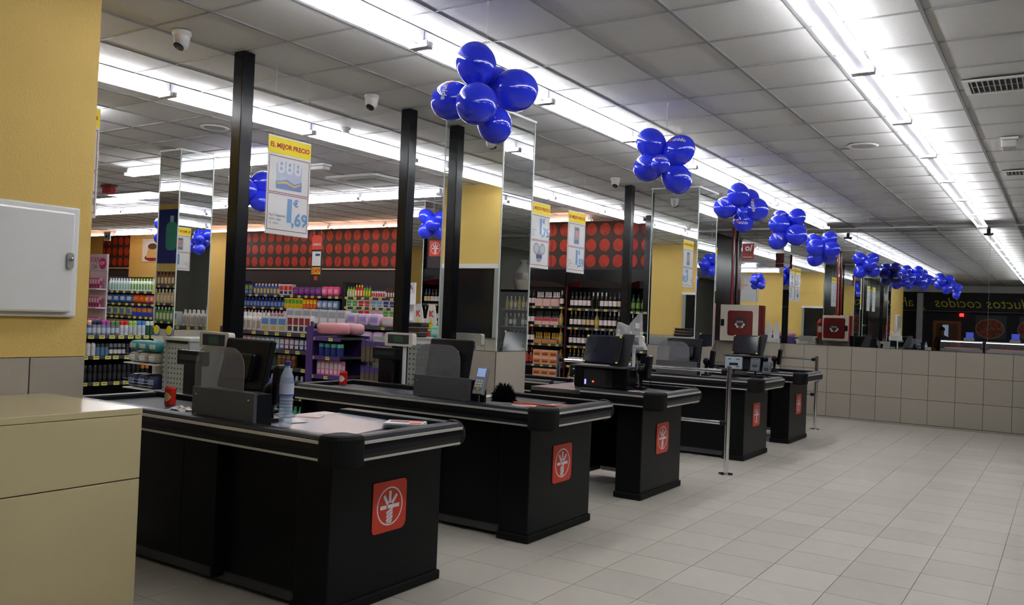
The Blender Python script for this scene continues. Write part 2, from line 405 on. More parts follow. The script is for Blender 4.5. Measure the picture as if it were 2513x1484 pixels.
# ------------------------------------------------------------------ emblem (red tile, ring, bound sheaf)
def emblem(parent, mx, S, name='emblem'):
    """flat red badge of side S facing +z of mx"""
    e = B().prism([(x*S, y*S) for x, y in rrect(1, 1, .1, 5, (1, .25, 1, 1.6))], 0, .004, emb_red).obj(name, parent, mx=mx)
    b = B(); n = 40; vs = []; fs = []
    for i in range(n):
        a = 2*PI*i/n
        for r in (.352, .382): vs.append((r*S*math.cos(a), r*S*math.sin(a), .0046))
    fs = [(2*i, 2*i+1, (2*i+3) % (2*n), (2*i+2) % (2*n)) for i in range(n)]
    b.add(vs, fs, emb_wht); b.obj('ring', e)
    b = B(); z = .0046
    def bar(p, q, wd):
        p = Vector(p); q = Vector(q); d = (q-p).normalized(); nn = Vector((-d.y, d.x))*wd/2
        c = [p+nn, q+nn, q-nn, p-nn]; c = [(v.x*S, v.y*S) for v in c]
        if sum(c[i][0]*c[(i+1) % 4][1]-c[(i+1) % 4][0]*c[i][1] for i in range(4)) < 0: c = c[::-1]
        b.add([(x, y, z) for x, y in c], [(0, 1, 2, 3)], emb_wht)
    bar((0, .06), (0, .30), .07); bar((-.06, .04), (-.18, .22), .07); bar((.06, .05), (.20, .21), .07)
    bar((-.28, -.01), (-.10, -.01), .075); bar((-.07, -.01), (.28, -.01), .075)
    for k in range(4):
        y0 = -.06-.075*k
        c = [(-.10, y0-.05), (.085, y0+.035), (.09, y0-.025), (-.09, y0-.105)] if k < 3 else [(-.09, y0-.04), (.085, y0+.03), (.05, y0-.05), (-.08, y0-.05)]
        b.add([(x*S, y*S, z) for x, y in c][::-1], [(0, 1, 2, 3)], emb_wht)
    b.obj('sheaf', e)
    return e
# ------------------------------------------------------------------ checkouts
def bumper_prof(off=0.):
    """rounded D profile in (out, z): out = distance outwards"""
    pts = [(-.03, .80)]
    for i in range(9):
        a = -PI/2+PI*i/8
        pts.append((.018+.042*math.cos(a)+off, .862+.062*math.sin(a)))
    pts.append((-.03, .924)); return pts
def bumper(b, p0, p1, out, m):
    """extrude the profile from p0 to p1 (xy), out = unit outward dir"""
    pr = bumper_prof(); vs = []; n = len(pr)
    for p in (p0, p1):
        for (o, z) in pr: vs.append((p[0]+out[0]*o, p[1]+out[1]*o, z))
    fs = [(i, i+1, n+i+1, n+i) for i in range(n-1)]+[(n-1, 0, n, 2*n-1), tuple(range(n)), tuple(range(2*n-1, n-1, -1))]
    d = (p1[0]-p0[0], p1[1]-p0[1])
    if d[0]*out[1]-d[1]*out[0] < 0: fs = [f[::-1] for f in fs]
    b.add(vs, fs, m)
def strips(parent, p0, p1, out):
    for (z0, z1, o) in ((.889, .903, .056), (.806, .818, .042)):
        b = B(); x = [p0[0], p1[0]]; y = [p0[1], p1[1]]
        if abs(out[1]) > .5: b.box(min(x), max(x), min(p0[1]+out[1]*o, p0[1]+out[1]*(o+.008)), max(p0[1]+out[1]*o, p0[1]+out[1]*(o+.008)), z0, z1, strip_m)
        else: b.box(p0[0]+o, p0[0]+o+.008, min(y), max(y), z0, z1, strip_m)
        b.obj('metal_strip', parent)
def checkout(yc, near_cashier, label, i_steel=False):
    r = empty('checkout_counter', (-3.0, yc, 0), label=label, cat='checkout', group='checkouts in a row')
    # pedestal with badge
    ped = B().box(-.235, 0, -.44, .44, .05, .86, panel_m).obj('pedestal', r, bevel=.008)
    B().box(-.245, .014, -.452, .452, 0, .055, rubber_m).obj('kick_plate', r, bevel=.01)
    emblem(r, T((.001, 0, .49)) @ FACE_PX, .268)
    for y, z in ((-.3, .55), (-.12, .57), (.33, .18), (.2, .52)): pass
    YN = -.545
    BF, BN = (.07, YN+.02) if not near_cashier else (.30, -.13)      # belt section runs from BN to BF
    # long sides and back
    B().box(-2.12, -.80, BF-.03, BF-.01, .09, .86, panel_m).obj('side_panel', r)
    B().box(-.80, -.236, .40, .42, .09, .86, panel_m).obj('side_panel', r)
    B().box(-.80, -.236, .405, .415, .05, .088, strip_m).obj('base_rail', r)
    B().box(-2.14, -2.12, BN+.03, BF, .06, .86, panel_m).obj('end_panel', r)
    B().box(-.82, -.80, BN+.04, .40, .06, .86, panel_m).obj('inner_panel', r)
    if not near_cashier:
        B().box(-1.18, -.236, -.415, -.395, .085, .86, panel_m).obj('side_panel', r)
        B().box(-2.12, -1.185, -.415, -.395, .085, .86, panel_m).obj('side_panel', r)
        B().box(-2.12, -.236, -.41, -.40, .03, .084, M('dark_rail', (.05, .05, .052), .4)).obj('base_rail', r)
    else:
        B().box(-2.12, -.82, BN+.03, BN+.05, .085, .86, panel_m).obj('side_panel', r)
        B().box(-2.12, -.82, BN+.035, BN+.045, .045, .084, strip_m).obj('base_rail', r)
    # deck
    B().box(-2.13, -.80, BN, BF, .835, .872, blackp_m).obj('deck', r)
    B().box(-.80, .12, YN+.02, .42, .835, .872, blackp_m).obj('deck', r)
    B().box(-2.06, -1.12, BN+.06, BF-.06, .873, .893, belt_m).obj('conveyor_belt', r, bevel=.008)
    B().box(-2.13, -1.08, BF-.055, BF, .873, .928, blackp_m).obj('deck_edge', r, bevel=.008)
    B().box(-2.13, -2.065, BN+.01, BF-.06, .873, .925, blackp_m).obj('deck_edge', r, bevel=.01)
    if not near_cashier:
        B().box(-1.08, -.74, YN+.06, BF, .873, .892, dgrey_m).obj('scan_bed', r)
        B().box(-.95, -.72, BF+.002, .44, .845, .870, M('desk_white', (.55, .53, .52), .4)).obj('cash_desk', r)
        B().add([(-.72, YN+.06, .892), (-.02, YN+.06, .884), (-.16, .33, .884), (-.72, .33, .892), (-.72, YN+.06, .873), (-.02, YN+.06, .873), (-.16, .33, .873), (-.72, .33, .873)], [(0, 1, 2, 3), (7, 6, 5, 4), (0, 4, 5, 1), (1, 5, 6, 2), (2, 6, 7, 3), (3, 7, 4, 0)], steel_m if i_steel else belt_m).obj('packing_plate', r)
        B().box(-.72, .12, .335, .42, .873, .915, blackp_m).obj('deck_edge', r, bevel=.006)
    else:
        B().box(-1.06, -.52, YN+.01, .24, .862, .893, M('scan_steel', (.30, .30, .32), .3, metal=1.)).obj('scan_bed', r)
        B().box(-1.06, -.52, YN+.0, YN+.05, .80, .861, blackp_m).obj('cashier_ledge', r)
        B().add([(-.52, YN+.06, .894), (.1, YN+.06, .882), (.1, .35, .882), (-.52, .35, .894)], [(0, 1, 2, 3)], belt_m).obj('packing_plate', r)
        B().box(-.52, .12, .355, .42, .873, .925, blackp_m).obj('deck_edge', r, bevel=.006)
    # bumper along the near side and the front, with strips, corner cap and end cap
    segs = [((-2.13, YN), (.10, YN))] if not near_cashier else [((-2.13, BN), (-1.08, BN)), ((-.52, YN), (.10, YN))]
    for p0, p1 in segs:
        b = B(); bumper(b, p0, p1, (0, -1), blackp_m); b.obj('bumper', r); strips(r, p0, p1, (0, -1))
    b = B(); bumper(b, (.16, YN+.09), (.16, .33), (1, 0), blackp_m); b.obj('bumper', r); strips(r, (.16, YN+.09), (.16, .33), (1, 0))
    yb_ = YN if not near_cashier else BN
    B().box(-2.155, -2.10, yb_-.068, yb_+.03, .79, .937, rubber_m).obj('end_cap', r, bevel=.02)
    cap = []
    for i in range(9):
        a = -PI/2+PI/2*i/8; cap.append((.12+.112*math.cos(a), YN+.045+.115*math.sin(a)))
    cap = [(.07, YN+.045-.115)]+cap+[(.232, YN+.095), (.10, YN+.095), (.07, YN+.05)]
    B().prism(cap, .782, .936, rubber_m).obj('corner_cap', r, bevel=.02)
    ec = B(); ec.lathe([(.0, -.02), (.074, -.02), (.078, 0), (.074, .02), (0, .02)], 20, rubber_m, T((.145, .345, .858)) @ Rx(PI/2)); ec.obj('end_cap', r)
    return r
YCS = (3.48, 5.33, 7.13, 9.87, 11.72)
CL = ('black checkout closest to the cream cabinet, with water bottle on its steel plate', 'black checkout behind the first one, with feather duster on it', 'black checkout whose screen faces the viewer, before the chrome barrier', 'black checkout just beyond the chrome barrier', 'farthest black checkout, before the tiled wall')
checkouts = [checkout(y, i in (2, 4), CL[i], i == 0) for i, y in enumerate(YCS)]
DK = .894
# shields (grey box front + translucent rounded screen)
def shield(yc, label, x0=-4.0):
    r = empty('counter_shield', (x0, yc-.49, DK), label=label, cat='shield', group='grey shields on the checkouts')
    bx = B().box(0, .50, -.02, .0, -.0, .178, M('shield_grey', (.075, .076, .084), .4)).obj('front_plate', r)
    B().box(0, .50, .0, .10, -.0, .17, blackp_m).obj('mounting_box', r)
    for x, z in ((.035, .03), (.035, .14), (.46, .03), (.46, .14)):
        B().lathe([(.006, 0), (.005, .004), (0, .0045)], 10, chrome_m, T((x, -.02, z)) @ Rx(PI/2)).obj('screw', bx)
    B().prism(rrect(.40, .30, .11, 8, (1, 1, .01, .01)), 0, .006, acryl_m, T((.205, -.008, .255)) @ Rx(PI/2)).obj('acrylic_screen', r)
    return r
shield(3.48, 'grey box shield with rounded smoky screen on the first checkout', -4.0)
shield(5.33, 'grey box shield with rounded smoky screen on the second checkout', -3.97)
shield(9.87, 'grey box shield with rounded smoky screen on the checkout beyond the chrome barrier', -4.05)
def monitor_back(x, y, label, rz=0.):
    r = empty('till_monitor', (x, y, DK), rz, label=label, cat='monitor', group='till monitors')
    mx = T((0, 0, .285)) @ Rx(-.22)
    B().box(-.20, .20, -.025, .015, -.15, .15, blackp_m, mx).obj('casing', r, bevel=.012)
    B().box(-.185, .185, .015, .017, -.135, .135, M('screen_off', (.01, .012, .02), .12), mx).obj('screen', r)
    B().box(-.12, .12, -.07, -.026, -.10, .06, black_m, mx).obj('back_housing', r, bevel=.015)
    B().box(-.05, .05, -.06, .02, .02, .2, blackp_m).obj('stand', r, bevel=.008); B().box(-.14, .14, -.12, .14, .002, .03, blackp_m).obj('foot', r, bevel=.01)
    return r
monitor_back(-4.02, 3.35, 'black till monitor seen from behind on the first checkout')
monitor_back(-3.92, 5.18, 'black till monitor seen from behind on the second checkout')
monitor_back(-3.86, 9.80, 'black till monitor seen from behind on the checkout beyond the barrier')
def screen_front(x, y, label, stickers=True):
    r = empty('till_screen', (x, y, DK), label=label, cat='monitor', group='till screens facing the viewer')
    B().box(-.30, .24, -.05, .16, .0, .19, black_m).obj('scanner_box', r, bevel=.012)
    sw = B().box(-.19, .10, -.06, -.051, .015, .165, M('scanner_glass', (.02, .02, .025), .06)).obj('scanner_window', r)
    B().box(-.18, -.165, -.064, -.0605, .03, .075, M('led_blue', (.05, .05, 1), .4, emit=3, ecol=(.15, .15, 1))).obj('blue_light', sw)
    B().box(-.10, -.085, -.064, -.0605, .05, .065, M('led_red', (1, .02, .02), .4, emit=3, ecol=(1, .05, .02))).obj('red_light', sw)
    B().box(-.3, .24, -.12, .16, .192, .205, dgrey_m).obj('platform', r)
    mx = T((-.02, -.02, .35)) @ Rx(-.30)
    B().box(-.185, .185, -.022, .02, -.135, .135, blackp_m, mx).obj('casing', r, bevel=.012)
    s = B().box(-.165, .165, -.0245, -.0225, -.115, .115, M('screen_dim', (.012, .013, .02), .1, noise=.6, nscale=14), mx).obj('screen', r)
    if stickers:
        for sx in (-1, 1):
            for sz in (-1, 1): B().box(sx*.165-.010, sx*.165+.010, -.0262, -.0247, sz*.12-.008, sz*.12+.008, M('sticker', hexc('d6d640'), .5), mx).obj('corner_sticker', s)
    B().prism([(-.02, .206), (.16, .206), (.22, .50), (.11, .50)], -.01, .01, dgrey_m, T((.03, .06, 0)) @ Rx(PI/2)).obj('stand', r)
    return r
screen_front(-3.53, 7.02, 'till screen with yellow corner stickers above a scanner on the third checkout')
screen_front(-3.68, 11.63, 'till screen with yellow corner stickers on the farthest checkout')
# payment devices
def terminal(x, y, z, rz, label, tilt=.35, h=.20):
    r = empty('card_terminal', (x, y, DK), rz, label=label, cat='card reader', group='card readers on the checkouts')
    B().box(-.018, .018, .0, .03, .002, z-DK+.02, blackp_m).obj('stand', r); B().box(-.05, .05, -.04, .06, .001, .012, blackp_m).obj('foot', r)
    mx = T((0, -.01, z-DK+.08)) @ Rx(-tilt)
    c = B().box(-.042, .042, -.02, .02, -h/2, h/2, M('terminal_grey', (.22, .23, .25), .4), mx).obj('casing', r, bevel=.006)
    B().box(-.034, .034, -.0225, -.0205, .025, .085, M('terminal_lcd', hexc('8fa8d8'), .3, emit=.25, ecol=hexc('8fa8d8')), mx).obj('display', c)
    for i in range(3):
        for j in range(4): B().box(-.028+.021*i, -.014+.021*i, -.024, -.0205, -.07+.02*j, -.057+.02*j, M('key_grey', (.55, .55, .57), .5) if j else (C('b03030'), C('c8b430'), C('3a9a40'))[i], mx).obj('key', c)
    return r
terminal(-3.42, 4.90, .98, 0, 'card reader with lit blue display on the second checkout')
def back_terminal(x, y, z, rz, label, w_=.085, h=.13):
    r = empty('card_terminal', (x, y, DK), rz, label=label, cat='card reader', group='card readers on the checkouts')
    B().tube([(0, .02, .002), (0, .03, (z-DK)*.6), (0, .015, z-DK)], .014, blackp_m).obj('stand', r); B().box(-.05, .05, -.04, .07, .001, .012, blackp_m).obj('foot', r)
    mx = T((0, 0, z-DK+.03)) @ Rx(-.25)
    c = B().box(-w_, w_, -.018, .018, -h/2, h/2, M('terminal_back', hexc('8f9aa2'), .45) if w_ > .08 else M('terminal_back_dark', hexc('4a5258'), .45), mx).obj('casing', r, bevel=.006)
    B().box(-w_*.5, w_*.5, -.0215, -.0185, -.03, .0, black_m, mx).obj('label_plate', c)
    for sx in (-1, 1):
        for sz in (-1, 1): B().box(sx*w_*.48-.02, sx*w_*.48+.02, -.0205, -.0185, sz*.045-.008, sz*.045+.008, M('vent_grey', hexc('5c666c'), .5), mx).obj('vent', c)
    return r
back_terminal(-3.33, 10.00, 1.03, .25, 'pale grey device back with vents, largest on the checkout beyond the barrier', .10, .15)
back_terminal(-3.09, 10.06, 1.02, .1, 'slim dark-necked card reader seen from behind in the middle of three', .055, .16)
back_terminal(-2.95, 10.06, .99, -.15, 'slim card reader seen from behind closest to the checkout front', .05, .15)
# black handset devices beside the monitors
def handset(x, y, label):
    r = empty('scanner_stand', (x, y, DK), label=label, cat='scanner', group='black hand scanners')
    B().box(-.04, .05, -.05, .05, .001, .02, blackp_m).obj('foot', r); B().tube([(0, 0, .01), (0, .01, .10), (.01, .0, .16)], [.025, .022, .026], blackp_m).obj('stem', r)
    B().ball((.0, 0, .17), .045, blackp_m, 14, 8, (.9, .8, 1)).obj('joint', r); B().box(.03, .075, -.05, .05, .10, .32, black_m, T((0, 0, 0)) @ Ry(.1)).obj('head', r, bevel=.015)
    B().tube([(.05, .03, .12), (.09, .04, .06), (.05, .05, .015)], .004, rubber_m, 6).obj('cable', r)
    return r
handset(-3.66, 3.22, 'black hand scanner on stalk behind the first shield')
handset(-3.62, 9.86, 'black hand scanner on stalk behind the shield beyond the barrier')
handset(-3.29, 7.26, 'grey-black reader on stalk beside the stickered screen of the third checkout')
handset(-3.38, 11.86, 'black hand scanner on stalk at the farthest checkout')
# customer scale displays on white poles
def pole_display(x, y, z, label, bag=False):
    r = empty('scale_display', (x, y, 0), label=label, cat='display', group='white scale displays')
    B().cyl((0, 0, 0), (0, 0, z-.04), .016, M('pole_grey', (.55, .55, .57), .4)).obj('pole', r); B().cyl((0, 0, 0), (0, 0, .015), .07, blackp_m, 16).obj('foot', r)
    h = B().prism(rrect(.30, .11, .02), -.025, .025, M('ivory', hexc('c9c6bb'), .45), T((-.05, 0, z)) @ Rx(PI/2)).obj('housing', r)
    f = B().box(-.165, .06, -.0275, -.0255, z-.035, z+.04, M('display_frame', (.03, .035, .05), .3)).obj('bezel', h)
    B().box(-.10, .0, -.0295, -.028, z-.022, z+.028, M('lcd_green', hexc('3a5a48'), .25)).obj('lcd', h)
    return r
pole_display(-4.70, 3.70, 1.283, 'white scale display beside the first black ceiling pole')
pole_display(-4.59, 5.44, 1.29, 'white scale display with green screen between the two near ceiling poles')
pole_display(-3.55, 7.66, 1.32, 'white scale display under a plastic bag behind the third checkout')
pole_display(-4.55, 12.35, 1.28, 'white scale display far back at the last checkout')
b = B()
pts = [(-.16, .03), (-.14, .14), (-.03, .10), (.09, .24), (.10, .02), (.16, -.12), (.05, -.13), (-.1, -.05)]
for k in range(len(pts)):
    a = pts[k]; c = pts[(k+1) % len(pts)]
    for s in (-1, 1): b.add([(a[0], s*.04, a[1]), (c[0], s*.04, c[1]), (0, s*(.07+.02*(k % 2)), .03)], [(0, 1, 2)], bagm)
    b.add([(a[0], -.04, a[1]), (a[0], .04, a[1]), (c[0], .04, c[1]), (c[0], -.04, c[1])], [(0, 1, 2, 3)], bagm)
tag(b.obj('plastic_bag', loc=(-3.58, 7.66, 1.36)), 'clear plastic bag draped over the scale display', 'bag')
def vfd(x, y, z, label):
    r = empty('customer_display', (x, y, 0), label=label, cat='display', group='black customer displays')
    B().box(-.07, .07, -.02, .02, 0, z-.05, black_m).obj('post', r); B().box(-.14, .14, -.03, .03, z-.05, z+.05, blackp_m).obj('housing', r, bevel=.008)
    B().box(-.11, .11, -.032, -.031, z-.015, z+.02, M('vfd_glass', (.01, .025, .022), .15)).obj('window', r)
    return r
vfd(-4.80, 5.46, 1.165, 'black customer display on a broad black post behind the second checkout')
vfd(-5.02, 3.72, 1.15, 'small black customer display beside the perforated grey shelf end')
# ------------------------------------------------------------------ black ceiling poles
def cpole(y, label):
    r = empty('ceiling_pole', (-4.77, y, 0), label=label, cat='pole', group='black service poles to the ceiling')
    B().box(-.05, .05, -.05, .05, 0, ZC-.007, black_m).obj('post', r, bevel=.006); B().box(-.062, .062, -.062, .062, 0, .02, blackp_m).obj('foot_plate', r)
    B().box(-.04, .04, -.053, -.0505, 1.0, 1.12, blackp_m).obj('socket_plate', r)
cpole(3.84, 'black ceiling pole closest to the camera behind the first checkout'); cpole(5.59, 'black ceiling pole behind the second checkout by the mirrored pillar'); cpole(9.99, 'black ceiling pole at the farther mirrored pillar')
# ------------------------------------------------------------------ things on the checkouts
def can(x, y, z, label, c1, c2):
    r = empty('drink_can', (x, y, z), label=label, cat='can')
    b = B().lathe([(.026, 0, chrome_m), (.033, .008, c1), (.033, .104, c1), (.027, .117, chrome_m)], 20, c1); b.disc(.026, 0, 20, chrome_m, up=False); b.obj('body', r)
    B().disc(.027, .116, 20, chrome_m).obj('lid', r)
    b = B(); n = 12; vs = []
    for i in range(n+1):
        a = -2.3+1.9*i/n; zz = .055+.028*math.sin(PI*i/n); zl = .055-.028*math.sin(PI*i/n)
        vs += [(.0336*math.cos(a), .0336*math.sin(a), zl), (.0336*math.cos(a), .0336*math.sin(a), zz)]
    b.add(vs, [(2*i, 2*i+2, 2*i+3, 2*i+1) for i in range(n)], c2, True); b.obj('printed_badge', r)
    return r
can(-4.59, 3.25, .8935, 'red and cream drink can on the belt of the first checkout', C('b5281c', .25), C('c9a679'))
can(-5.02, 5.18, .8935, 'red drink can with white script on the belt of the second checkout', C('c01a18', .25), C('d9d2d0'))
# crumpled paper
def crumple(name, x, y, z, sx, sy, sz, m, label, cat, seed=1):
    rr = random.Random(seed); b = B(); n = 9; vs = []; fs = []
    for j in range(n):
        for i in range(n):
            u, v = i/(n-1)-.5, j/(n-1)-.5
            vs.append((sx*(u+.08*rr.uniform(-1, 1)), sy*(v+.08*rr.uniform(-1, 1)), sz*max(.02, (1-2.6*(u*u+v*v))*rr.uniform(.15, 1))))
    for j in range(n-1):
        for i in range(n-1): fs.append((j*n+i, j*n+i+1, (j+1)*n+i+1, (j+1)*n+i))
    b.add(vs, fs, m); return tag(b.obj(name, loc=(x, y, z)), label, cat)
crumple('crumpled_tissue', -4.36, 3.16, .8935, .15, .09, .035, paper_m, 'crumpled white tissue on the first checkout belt', 'tissue', 3)
crumple('plastic_bag', -4.72, 7.22, .8935, .26, .2, .14, M('white_bag', (.62, .61, .6), .5), 'crumpled white bag at the end of the third checkout belt', 'bag', 5)
# water bottle
r = empty('water_bottle', (-3.47, 3.16, .8915), label='clear plastic water bottle with blue cap on the first checkout', cat='bottle')
pet = glassy('pet_plastic', (.45, .54, .68), .45, .05)
prof = [(.0, .004), (.031, 0), (.036, .012)]
for k in range(8): prof += [(.0365, .02+.0175*k), (.0335, .0285+.0175*k)]
prof += [(.0375, .165), (.0375, .235), (.034, .262), (.022, .295), (.0145, .312), (.0135, .325)]
B().lathe(prof, 24, pet).obj('bottle_body', r)
B().lathe([(.016, .322), (.016, .345), (.0, .346)], 20, C('2a2f86')).obj('cap', r)
B().lathe([(.0378, .168), (.0378, .230)], 24, M('bottle_label', (.45, .5, .62), .4)).obj('paper_label', r); B().lathe([(.038, .166), (.038, .172)], 24, C('2a3aa0')).obj('label_band', r)
# papers, leaflets, magazines
def sheet(name, x, y, z, w_, d, rz, m, label, th=.002, tilt=0., cat='paper', marks=()):
    r = B().box(-w_/2, w_/2, -d/2, d/2, 0, th, m).obj(name, mx=T((x, y, z)) @ Rz(rz) @ Rx(tilt))
    for k, (u0, u1, v0, v1, mm) in enumerate(marks):
        B().box(w_*u0, w_*u1, d*v0, d*v1, th, th+.0006, mm).obj('print', r)
    return tag(r, label, cat)
LM = [(-.45, .45, .2, .42, prt_red), (-.4, .1, -.1, .1, prt_dk), (.15, .45, -.42, -.05, prt_org)]
for k in range(3):
    sheet('magazine', -3.06+.008*k, 3.655-.008*k, .887+.0105*k, .21, .15, .3+.1*k, paper_m, ('lowest', 'middle', 'topmost')[k]+' magazine in the small pile on the first checkout', .009, cat='magazine', marks=LM[k % 2:])
for k, (x, y, a, m, l) in enumerate(((-3.74, 3.10, .2, pink_paper, 'pinkish paper sheet beside the first shield'), (-3.60, 3.33, -.3, paper_m, 'white paper sheet near the water bottle'), (-3.70, 3.55, .5, pink_paper, 'pale pink receipt sheet farther back on the first checkout'))):
    sheet('paper_sheet', x, y, (.8935, .892, .892)[k], .15, .11, a, m, l)
sheet('leaflet', -3.22, 5.14, .8905, .17, .12, .4, paper_m, 'white leaflet beside the duster on the second checkout', marks=LM)
sheet('leaflet', -3.03, 5.38, .8885, .21, .15, -.2, pink_paper, 'pinkish leaflet toward the front of the second checkout', marks=LM[:2])
sheet('leaflet', -3.10, 5.00, .8885, .2, .07, -.35, C('d8b8a8'), 'red and white offer strip by the second checkout corner', marks=LM)
sheet('leaflet', -3.17, 6.97, .8915, .2, .1, -.5, paper_m, 'folded offer leaflet on the third checkout', marks=LM)
sheet('leaflet', -3.06, 9.98, .8915, .16, .08, -.4, paper_m, 'offer leaflet on the checkout beyond the barrier', marks=LM[:1])
sheet('leaflet', -3.18, 11.80, .8915, .2, .1, -.3, paper_m, 'offer leaflet on the farthest checkout', marks=LM[:2])
# feather duster
r = empty('feather_duster', (-3.36, 5.09, .893), label='black feather duster with orange handle on the second checkout', cat='duster')
rr = random.Random(4); b = B()
for k in range(700):
    a = rr.uniform(0, 2*PI); t = rr.uniform(-.1, 1.2); d = Vector((math.cos(a)*math.cos(t)*.10, math.sin(a)*math.cos(t)*.085, abs(math.sin(t))*.145+.005))
    p = Vector((0, 0, .012)); q = p+d*rr.uniform(.75, 1.1); s = Vector((-d.y, d.x, 0)).normalized()*.007
    m_ = p+(q-p)*.6+Vector((0, 0, .015)); q.z = max(q.z, .001)
    b.add([p-s*.4, p+s*.4, m_+s, q, m_-s], [(0, 1, 2, 3, 4)], rubber_m)
b.obj('feathers', r)['kind'] = 'stuff'
B().tube([(.06, .0, .02), (.12, .02, .018), (.3, .09, .010), (.46, .16, .006)], [.008, .006, .006, .008], C('b8481c', .35)).obj('handle', r)
# ------------------------------------------------------------------ cream cabinet beside the camera
r = empty('cream_cabinet', (-4.02, 1.6, 0), label='cream laminate cabinet in front of the yellow wall', cat='cabinet')
B().box(-.415, .415, -.8, .81, 1.0, 1.03, cream_m).obj('top', r, bevel=.003)
B().box(-.41, .40, -.8, .80, .06, .998, cream_m).obj('body', r)
B().box(.402, .415, -.8, .808, .705, .998, cream_m).obj('drawer_front', r, bevel=.002); B().box(.402, .415, -.8, .808, .06, .700, cream_m).obj('door', r, bevel=.002)
B().box(-.38, .38, -.78, .78, 0, .058, dgrey_m).obj('plinth', r)
# electric cabinet on the wall end
r = empty('electric_cabinet', (-4.444, 2.13, 1.715), label='white electric cabinet on the yellow wall', cat='cabinet')
B().box(0, .035, -.42, .40, -.29, .29, white_m).obj('back_box', r, bevel=.01)
d = B().box(.036, .075, -.40, .355, -.265, .26, M('white_gloss', (.78, .78, .77), .12, coat=.5, bump=.06, bscale=5)).obj('door', r, bevel=.012)
B().prism(rrect(.036, .085, .016), 0, .012, grey_m, T((.0755, .328, .005)) @ FACE_PX).obj('latch', d)
B().lathe([(.010, 0), (.009, .012), (0, .013)], 14, chrome_m, T((.0875, .328, .015)) @ Ry(PI/2)).obj('lock', d)
# ------------------------------------------------------------------ chrome barriers
def barrier(y, posts, label, zt=1.09):
    r = empty('chrome_barrier', (posts[-1], y, 0), label=label, cat='barrier', group='chrome barriers across closed lanes')
    for x in posts:
        p = B().cyl((x-posts[-1], 0, .012), (x-posts[-1], 0, zt), .025, chrome_m, 16).obj('post', r)
        B().lathe([(.075, 0), (.072, .010), (.03, .018)], 24, chrome_m, T((x-posts[-1], 0, 0))).obj('flange', p)
    for a, b_ in zip(posts[:-1], posts[1:]):
        for z in (1.04, .515):
            t = B().cyl((a-posts[-1]+.05, 0, z), (b_-posts[-1]-.05, 0, z), .019, chrome_m, 14).obj('rail', r)
            for e, s_ in ((a, 1), (b_, -1)): B().cyl((e-posts[-1]+s_*.02, 0, z), (e-posts[-1]+s_*.075, 0, z), .025, rubber_m, 14).obj('joint', t)
    return r
barrier(8.49, (-4.87, -3.88, -2.87), 'chrome barrier across the lane between the third and fourth checkouts')
barrier(13.24, (-4.4, -3.14), 'chrome barrier across the lane past the farthest checkout')
# ------------------------------------------------------------------ fire hose cabinet, pipe, signs, extinguisher
def hose_cabinet(x, y, z, rz, label, w_=.69, h=.65):
    r = empty('hose_cabinet', (x, y, z), rz, label=label, cat='hose cabinet')
    B().box(-w_/2, w_/2, .018, .2, 0, h, red_pipe).obj('box', r)
    dr = B().box(-w_/2, w_/2, 0, .016, 0, h, offw_m).obj('door', r, bevel=.003)
    B().prism(rrect(.455, .45, .04), 0, .004, dred_m, T((.02, 0, h/2-.005)) @ FACE_MY).obj('window', dr)
    B().lathe([(.0, .0), (.115, 0), (.115, .006), (0, .0065)], 30, M('reel_black', hexc('332425'), .4), T((.02, -.0045, h/2)) @ FACE_MY).obj('reel_label', dr)
    b = B().text('MANGUERA', .022, paper_m, T((.02, -.0115, h/2+.03)) @ FACE_MY, .03); b.text('CONTRA INCENDIOS', .016, paper_m, T((.02, -.0115, h/2+.008)) @ FACE_MY, .02); b.obj('lettering', dr)
    b = B()
    for k in range(5):
        a = PI+PI*(k+.5)/5; b.disc(.022, 0, 12, C('c03028') if k == 2 else paper_m, T((.02+.075*math.cos(a), -.0115, h/2-.005+.075*math.sin(a))) @ FACE_MY)
    b.obj('pictograms', dr)
    B().box(-w_/2+.012, -w_/2+.075, -.006, -.0005, h/2-.06, h/2+.06, blackp_m).obj('handle', dr)
    return r
hose_cabinet(-4.92, 14.98, TB+.004, 0, 'cream fire hose cabinet with dark red window on the mirrored far pier')
hose_cabinet(-4.28, 11.19, TB+.03, PI, 'cream fire hose cabinet on the back of the farther mirrored pillar, seen reflected', .55, .55)
def pipe(x, y, z0, label):
    r = empty('sprinkler_pipe', (x, y, z0), label=label, cat='pipe')
    B().cyl((0, 0, 0), (0, 0, ZC-z0-.007), .022, red_pipe, 14).obj('tube', r); B().cyl((0, 0, 0), (0, 0, .04), .03, red_pipe, 14).obj('fitting', r)
    B().cyl((0, 0, ZC-z0-.03), (0, 0, ZC-z0-.0075), .035, red_pipe, 16).obj('ceiling_rose', r)
pipe(-5.10, 15.08, TB+.004+.655, 'red water pipe down to the fire hose cabinet on the far pier')
pipe(-4.28, 11.09, TB+.03+.555, 'red water pipe on the back of the farther mirrored pillar')
r = empty('fire_extinguisher', (-4.69, 10.75, 1.27), label='red fire extinguisher behind the farther mirrored pillar, seen reflected', cat='extinguisher')
B().lathe([(0, 0), (.07, .0), (.075, .02), (.075, .36), (.05, .42), (.02, .44), (.02, .47)], 20, M('ext_red', hexc('a8141a'), .3)).obj('cylinder', r)
B().box(-.04, .04, .07, .077, .14, .28, paper_m).obj('paper_label', r); B().tube([(0, 0, .47), (.05, .02, .5), (.1, .03, .42), (.09, .03, .2)], .012, rubber_m).obj('hose', r); B().box(-.015, .07, -.012, .012, .475, .50, blackp_m).obj('lever', r); B().box(.06, .099, -.03, .03, .30, .36, blackp_m).obj('wall_bracket', r)
r = empty('call_point', (-8.08, 2.615, 1.31), label='small red alarm call point on the yellow wall, seen reflected', cat='alarm')
